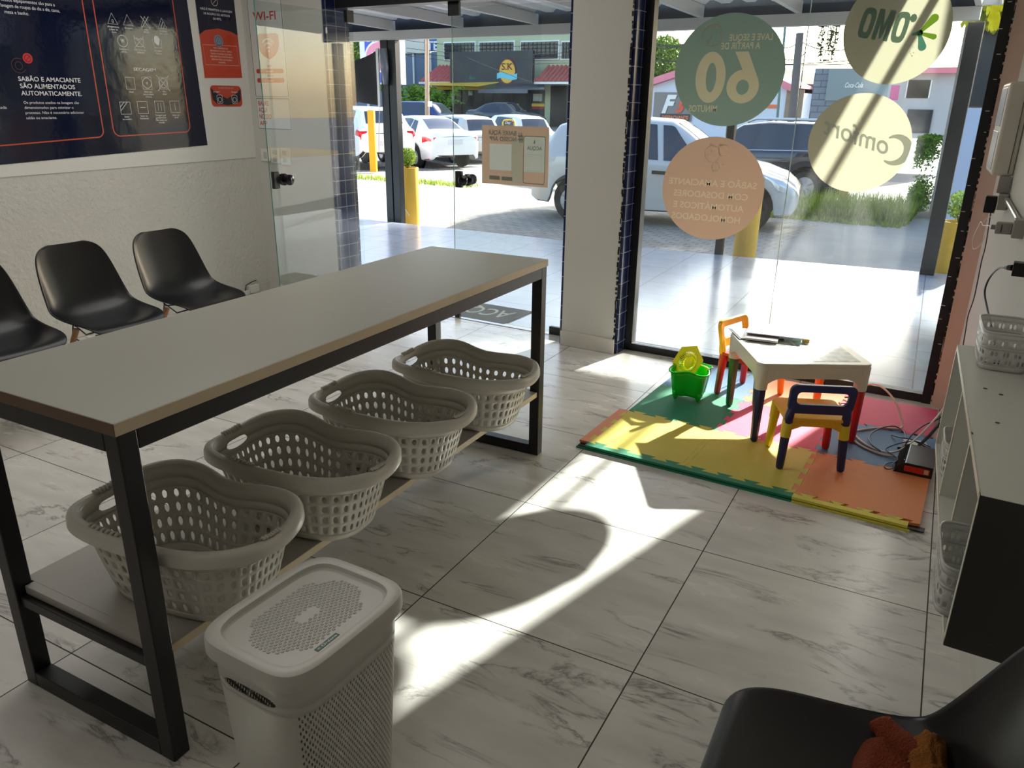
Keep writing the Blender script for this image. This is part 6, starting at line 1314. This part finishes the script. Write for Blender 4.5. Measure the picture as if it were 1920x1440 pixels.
# blue office building left of it
ob = thing('office_building', 'blue-grey and cream office building left of the sage green one', 'building', (at(780, 220, 44).x, 44, .1))
a = at(640, 230, 44); b_ = at(823, 230, 44); MB().bx((a.x, 44, -.2), (b_.x, 52, at(700, 100, 44).z)).build('wall', M('blue_grey_cladding', (92, 112, 136), .4, var=.1, vscale=.5), ob); MB().bx((a.x, 43.8, at(700, 102, 44).z), (b_.x-.5, 52, 9.5)).build('upper_wall', M('cream_cladding', (222, 216, 196), .6, var=.05), ob)
mu = MB()
for px in (690, 735, 777, 809): fbx(mu, px, 100, px+1.0, 220, 44, .1)
mu.build('mullions', m_wf, ob); q = P2(801, 94, 43.7); fbx(MB(), 800, 74, 825, 96, 44, .1, -.2).build('blue_fascia', M('sign_blue', (70, 100, 160), .5), ob); text_mb('TE', (q[0], 43.65, q[1]), UX, UZ, abs(P2(801, 78, 43.7)[1]-q[1]), abs(P2(823, 94, 43.7)[0]-q[0]), .03).build('sign_letters', m_wf, ob)
# blue pylon sign
Yp = 24.0; py_ = thing('pylon_sign', 'tall blue sign with white border and pink oval behind the black banner', 'sign', (at(720, 200, Yp).x, Yp, -.4))
fbx(MB(), 681, 40, 761.5, 158.5, Yp, .3).build('white_cabinet', m_wf, py_); fbx(MB(), 691.5, 40, 757, 155, Yp, .03, -.3).build('blue_face', M('royal_blue_face', (62, 84, 190), .4), py_)
c = P2(724, 106, Yp); s_ = abs(P2(725, 106, Yp)[0]-c[0]); YO = Yp-.345
MB().flat([(c[0]+30*s_*math.cos(t*.2618), c[1]+22*s_*math.sin(t*.2618)) for t in range(24)], (0, YO, 0), UX, UZ).build('white_oval', m_wf, py_); MB().flat([(c[0]+27*s_*math.cos(t*.2618), c[1]+19*s_*math.sin(t*.2618)) for t in range(24)], (0, YO-.01, 0), UX, UZ).build('pink_oval', M('pink_oval_face', (226, 140, 160), .5), py_)
text_mb('CADEADOS', (c[0]-28*s_, YO, P2(724, 78, Yp)[1]), UX, UZ, 10*s_, 58*s_, .03).build('sign_letters', m_wf, py_); text_mb('Chaveiro', (c[0]-18*s_, YO-.02, c[1]-3*s_), UX, UZ, 8*s_, 38*s_, .02).build('sign_letters', m_wf, py_)
text_mb('Carimbos - Amolação', (c[0]-24*s_, YO, P2(724, 133, Yp)[1]), UX, UZ, 2.6*s_, 52*s_, .0).build('sign_letters', m_wf, py_); text_mb('3000-0080'[:0]+'30', (c[0]+10*s_, YO, P2(724, 143, Yp)[1]), UX, UZ, 5*s_, 8*s_, .02).build('sign_letters', m_wf, py_)
MB().cyl((c[0], Yp-.15, -.45), (c[0], Yp-.15, P2(724, 158, Yp)[1]), .12, n=12).build('sign_pole', m_trim, py_)
# utility poles, wires
m_pole = M('weathered_wood_pole', (148, 128, 108), .9, var=.15, vscale=4)
def upole(label, px, py0, py1, Y, r, m_=m_pole, lean=0):
    a = at(px, py1, Y); b_ = at(px+lean, py0, Y); return tag(MB().cyl((a.x, Y, min(a.z, gz(Y))-.1), (b_.x, Y, b_.z), r, r*.8, 14).build('utility_pole', m_, auto=50), label, 'pole', 'utility poles along the street')
up = upole('thick pale utility pole between the palms and the shop', 800, 20, 225, 26, .105)
tag(MB().cyl(at(806, 200, 25.9), at(806, 190, 25.9), .09, n=14).build('street_lamp_globe', M('white_globe', (230, 232, 235), .3)), 'small white globe fixed on the pale utility pole', 'lamp')
upole('dark wooden utility pole left of the window joint', 1486, 62, 250, 22, .13, M('dark_wood_pole', (96, 92, 92), .9, var=.15), 14)
upole('thin metal pole beside the dark wooden utility pole', 1470, 40, 150, 26, .05, M('greenish_metal_pole', (92, 124, 120), .6), 3)
wi = MB()
for (pa, pb, sag) in (((1205, 80), (1300, 76), .2), ((1205, 74), (1420, 66), .3), ((1215, 111), (1600, 113), .15), ((1225, 112), (1640, 118), .1), ((1435, 60), (1500, 78), .3), ((1440, 72), (1512, 98), .4), ((1500, 77), (1640, 72), .3), ((1205, 79), (1285, 82), .1)):
    A_ = at(*pa, 24); B_ = at(*pb, 24); wi.tube([A_.lerp(B_, t/8)-Vector((0, 0, sag*4*(t/8)*(1-t/8))) for t in range(9)], .018, 4)
for (pa, pb, sag) in (((762, 76), (1060, 84), .5), ((762, 90), (1060, 99), .6), ((762, 98), (1066, 106), .5), ((762, 104), (1066, 118), .6), ((870, 106), (1000, 156), .1)):
    A_ = at(*pa, 30); B_ = at(*pb, 30); wi.tube([A_.lerp(B_, t/8)-Vector((0, 0, sag*4*(t/8)*(1-t/8)*.3)) for t in range(9)], .014, 4)
tag(wi.build('overhead_wires', m_trim), 'bundle of black overhead wires strung between the street poles', 'wires', kind='stuff')
# palms beside the shop
pm = thing('palm_clump', 'green palm clump between the blue sign and the shop', 'palm', (at(785, 220, 37).x, 37, 0))
fr = MB(); rnd = random.Random(11)
for k in range(60):
    bx0 = at(rnd.uniform(762, 835), 214, 37+rnd.uniform(-1.5, 2)); a = rnd.uniform(0, 6.28); Ln = rnd.uniform(1.2, 2.4); rise = rnd.uniform(1.0, 2.6); prevp = None
    for s_ in range(9):
        t = s_/8; p = bx0+Vector((math.cos(a)*Ln*t, math.sin(a)*Ln*t*.7, rise*(1.5*t-1.1*t*t)*1.3))
        if prevp is not None:
            for e in (-1, 1):
                n_ = Vector((-math.sin(a)*e, math.cos(a)*e, -.5)).normalized()*.42*(1-abs(t-.45)); fr.add([prevp, p, p+n_+Vector((math.cos(a), math.sin(a), 0))*.12], [(0, 1, 2)])
        prevp = p
fr.build('fronds', leaf_material('palm_leaves', (62, 96, 40), (130, 160, 70)), pm)
stm = MB(); 
for k in range(7): q = at(765+k*11, 222, 37); stm.cyl((q.x, 37.3, -.1), (q.x+.05, 37.3, 1.2), .06, n=8)
stm.build('stems', m_twig, pm)
o = at(745, 223, 30); car('dark blue vehicle parked across the street in front of the palms', (o.x-.5, 30.5, gz(30)), math.radians(2), M('dark_blue_paint', (34, 58, 100), .3, coat=.4), SUV, (.8, 3.4), .34, wins=((.5, 2.9, .7, 2.4),), screen=(2.6, 3.15), rear=(.17, .38), group='cars across the street')
o = at(848, 228, 34); car('dark grey vehicle standing in front of the shop windows', (o.x, 36, gz(36)), math.radians(0), M('dark_grey_paint', (52, 58, 66), .25, coat=.4), SEDAN, (.95, 3.5), .31, wins=((1.0, 3.0, 1.25, 2.5),), screen=(2.5, 3.2), rear=(.62, 1.22), group='cars across the street')
hp_ = thing('hoop_sign', 'yellow tubular hoop sign rising above the app sign', 'sign', at(954, 250, 20))
pts = [at(*q, 20) for q in ((943, 292), (943, 229), (945, 226), (948, 224.5), (960, 224.5), (963, 226), (965, 229), (965, 292))]; MB().tube(pts, .028, 8).build('hoop', m_yaw, hp_, smooth=True)
fbx(MB(), 945, 227, 963, 262, 20, .02).build('plate', m_sign, hp_); q = P2(947, 232, 19.96); text_mb('Day', (q[0], 19.96, q[1]), UX, UZ, .07, .2, 0, 'L', .3).build('sign_letters', m_wf, hp_)
# ------------------------------------------------------------------ right-hand side of the street
Yr = 30.0; m_ww = M('pale_blue_white_wall', (206, 214, 228), .7, var=.03); m_pf = M('pink_fascia', (222, 128, 146), .6)
hb_ = thing('gabled_office', 'white gabled building with pink roof edge and a dark office sign', 'building', (at(1340, 232, Yr).x, Yr, -.2))
L0, A0, R0 = at(1150, 178, Yr), at(1362, 108, Yr), at(1492, 165, Yr)
MB().prism([(L0.x, gz(30)-.3), (R0.x, gz(30)-.3), (R0.x, R0.z), (A0.x, A0.z), (L0.x, L0.z)], (0, Yr, 0), UX, UZ, (0, 1, 0), 3.2).build('wall', m_ww, hb_)
fa = MB()
for p, q in ((L0, A0), (A0, R0)): fa.hexa([(p.x, Yr-.4, p.z-.16), (q.x, Yr-.4, q.z-.16), (q.x, Yr+3.2, q.z-.16), (p.x, Yr+3.2, p.z-.16), (p.x, Yr-.4, p.z+.10), (q.x, Yr-.4, q.z+.10), (q.x, Yr+3.2, q.z+.10), (p.x, Yr+3.2, p.z+.10)])
fa.build('pink_roof_edge', m_pf, hb_)
so = fbx(MB(), 1229, 173, 1296, 228, Yr, .1).build('office_sign', M('brown_grey_sign', (126, 120, 118), .5, var=.1), hb_); fbx(MB(), 1240, 213, 1294, 227, Yr, .02, -.11).build('sign_base', m_sign, so)
q = P2(1241, 223, Yr-.14); text_mb('DESPACHANTE', (q[0], Yr-.14, q[1]), UX, UZ, abs(P2(1241, 216, Yr)[1]-q[1])*.95, abs(P2(1292, 222, Yr)[0]-q[0]), .03).build('sign_letters', M('orange_sign_letters', (226, 120, 70), .5), so)
q = P2(1240, 210, Yr-.14); text_mb('F', (q[0], Yr-.14, q[1]), UX, UZ, abs(P2(1241, 179, Yr)[1]-q[1]), abs(P2(1268, 222, Yr)[0]-q[0]), .05, 'L', .35).build('sign_letters', m_wf, so)
q = P2(1266, 210, Yr-.15); text_mb('5', (q[0], Yr-.15, q[1]), UX, UZ, abs(P2(1241, 190, Yr)[1]-q[1]), abs(P2(1286, 222, Yr)[0]-q[0]), .05, 'L', .35).build('sign_letters', M('orange_red_letters', (214, 84, 50), .5), so)
fbx(MB(), 1436, 196, 1458, 203, Yr, .05).build('orange_strip_sign', M('orange_strip', (224, 110, 60), .5), hb_)
fbx(MB(), 1205, 183, 1219, 216, Yr, .05).build('window', m_win, hb_); fbx(MB(), 1476, 168, 1500, 235, Yr, .05, .02).build('side_door', m_pole, hb_)
bt = thing('tiled_house', 'low house with a brown tiled roof behind the dark wooden pole', 'house', (at(1500, 220, 34).x, 34, 0))
fbx(MB(), 1440, 160, 1560, 260, 34, .2).build('wall', M('grey_house_wall', (150, 152, 158), .8), bt); p0, p1, q0, q1 = at(1462, 130, 36), at(1560, 146, 36), at(1440, 160, 33), at(1560, 164, 33); MB().add([p0, p1, q1, q0], [(0, 1, 2, 3)]).build('tiled_roof', M('brown_roof_tiles', (128, 108, 96), .9, var=.3, vscale=5), bt, solid=.1)
aw = MB(); fbx(aw, 1470, 193, 1530, 199, 33.8, .6); aw.build('red_awning', M('red_awning_cloth', (206, 60, 70), .7), bt)
gy = thing('drinks_building', 'grey building with a white soft-drink script sign and a brick pillar', 'building', (at(1600, 220, Yr).x, Yr, 0))
fbx(MB(), 1531, 129, 1560, 275, Yr, .4, .2).build('brick_pillar', tiles_material('grey_brick', (128, 134, 146), 0, .5, .22, .02, (96, 100, 110), rough=.9, axes=(0, 2, 1)), gy)
fbx(MB(), 1558, 129, 1705, 190, Yr, .3).build('sign_wall', M('grey_green_board', (128, 140, 142), .6, var=.04), gy); fbx(MB(), 1552, 189, 1705, 275, Yr, .2, .3).build('shop_front', m_win, gy)
q = P2(1583, 164, Yr-.33); text_mb('Coca-Cola', (q[0], Yr-.33, q[1]), UX, UZ, abs(P2(1583, 155, Yr)[1]-q[1]), abs(P2(1620, 160, Yr)[0]-q[0]), .02, 'L', .35).build('script_letters', m_wf, gy)
sh_ = thing('shutter_shop', 'pale grey shopfront with a striped shutter and pink edge at far right', 'building', (at(1730, 250, 26).x, 26, 0))
fbx(MB(), 1672, 128, 1800, 262, 26, .3, .3).build('wall', M('pale_grey_wall', (176, 178, 182), .7), sh_); fbx(MB(), 1672, 128, 1800, 138, 26, .5).build('pink_band', m_pf, sh_)
st = MB()
for k in range(16): fbx(st, 1702+k*2.6, 150, 1703.6+k*2.6, 184, 26, .05)
st.build('striped_shutter', m_wf, sh_); fbx(MB(), 1703, 205, 1742, 250, 26, .05).build('dark_entrance', m_win, sh_)
fbx(MB(), 1672, 160, 1683, 188, 25.5, .05).build('pink_pillar', M('magenta_pillar', (196, 60, 130), .6), sh_)
# neighbour's walls on the right
lw = MB(); a = at(1800, 210, 8.6); lw.bx((a.x-.05, 8.6, gz(8.6)-.1), (1.75, 8.8, 1.56)); tag(lw.build('boundary_wall', M('pale_blue_render', (186, 198, 222), .8, var=.03, bump=.1)), 'low pale blue rendered wall behind the right planter', 'wall')
bw2 = thing('neighbour_house', 'weathered brown-grey house wall with exposed brick at the top right', 'building', (1.3, 13, 0))
MB().bx((at(1800, 100, 13).x, 13, -.2), (4.5, 18, 3.4)).build('wall', M('weathered_brown_render', (150, 136, 122), .9, var=.28, vscale=1.4, bump=.3, bscale=12), bw2)
fbx(MB(), 1812, 60, 1832, 150, 13, .02).build('exposed_brick', tiles_material('old_brick', (150, 110, 96), 0, .22, .08, .012, (170, 150, 132), rough=.9, axes=(0, 2, 1)), bw2); fbx(MB(), 1850, 40, 1854, 200, 13, .06).build('drain_pipe', m_trim, bw2)
vn = MB(); rnd = random.Random(21)
for k in range(900):
    px = rnd.gauss(1853, 18); py = rnd.uniform(-30, 50); 
    if py > 35 and rnd.random() < .6: continue
    q = at(px, py, 12.6+rnd.random()*.3); a = rnd.uniform(0, 6.28); s_ = .12*rnd.uniform(.5, 1.3); vn.add([q, q+Vector((s_*.25, 0, -s_*.5)), q+Vector((0, .02, -s_)), q+Vector((-s_*.25, 0, -s_*.5))], [(0, 1, 2, 3)])
tag(vn.build('hanging_vine', leaf_material('vine_leaves', (120, 130, 50), (206, 196, 70))), 'yellow-green vine hanging over the weathered wall at top right', 'vine')
fl_ = MB()
for k in range(110):
    q = at(rnd.gauss(1866, 7), rnd.uniform(5, 46), 12.4); s_ = .11*rnd.uniform(.6, 1.3); fl_.add([q, q+Vector((s_*.2, 0, -s_*.6)), q+Vector((0, .02, -s_)), q+Vector((-s_*.2, 0, -s_*.6))], [(0, 1, 2, 3)])
tag(fl_.build('yellow_blossom', leaf_material('yellow_petals', (240, 220, 20), (255, 240, 60))), 'bright yellow blossom spikes among the vine at top right', 'flowers', kind='stuff')
# trees
m_tree = leaf_material('tree_leaves', (58, 84, 40), (120, 142, 72))
tr = thing('street_tree', 'leafy tree behind the white gabled building', 'tree', (at(1243, 160, 44).x, 44, 0)); f_ = MB(); c = at(1243, 122, 44)
foliage(f_, c, (1.5, 1.5, 1.6), 2600, .28, 31, .2); foliage(f_, c+Vector((-.9, 0, .8)), (.8, .8, .7), 900, .28, 32, .2); f_.build('crown', m_tree, tr); MB().cyl((c.x, 44, 0), (c.x, 44, c.z), .18, n=10).build('trunk', m_twig, tr)
for k, (px, py, r_, lab) in enumerate(((655, 110, 3.2, 'dense tree beyond the parked cars at far left'), (600, 150, 3.5, 'tall tree seen through the open glass door at far left'))):
    YT = 38+k*9; c = at(px, py, YT); t_ = thing('street_tree', lab, 'tree', (c.x, YT, 0)); f_ = MB(); foliage(f_, c, (r_, r_, r_*.8), 4200, .35, 40+k, .2); f_.build('crown', m_tree, t_); MB().cyl((c.x, YT, 0), (c.x, YT, c.z), .25, n=10).build('trunk', m_twig, t_)
tw = MB(); rnd = random.Random(8)
for k in range(26):
    q = at(rnd.uniform(1545, 1580), 30, 14); pts = [q]; ln_ = rnd.uniform(.3, .75)
    for i in range(5): pts.append(pts[-1]+Vector((rnd.gauss(0, .02), rnd.gauss(0, .02), -ln_/5)))
    tw.tube(pts, .006, 4)
    for p in pts: tw.add([p, p+Vector((rnd.gauss(0, .04), 0, -.05)), p+Vector((rnd.gauss(0, .04), 0, -.02))], [(0, 1, 2)])
tag(tw.build('hanging_branches', leaf_material('dark_twigs', (40, 50, 40), (70, 80, 60))), 'dark drooping branches hanging into view above the grey building', 'branches')
sht = thing('shade_tree', 'large unseen tree added beyond the porch roof to shade the parked hatchback and porch', 'tree', (1.2, 23.5, gz(22)))
f_ = MB(); foliage(f_, (1.4, 22.6, 6.9), (4.0, 3.2, 1.5), 9000, .30, 77, .0); foliage(f_, (0.9, 22.0, 9.4), (2.9, 2.4, 1.1), 6500, .32, 78, 0); foliage(f_, (4.9, 22.0, 9.9), (1.6, .6, .55), 1500, .26, 79, 0); f_.build('crown', m_tree, sht)  # out-of-view leaf clumps placed and shaped to block sun from car and porch
c = at(1375, 200, 23.5); MB().tube([(c.x, 23.5, gz(23)-.1), (c.x, 23.5, 4.9), (-.2, 23.3, 6.0), (1.2, 22.8, 6.9), (1.2, 22.3, 9.2)], .16, 10).build('trunk', m_twig, sht)
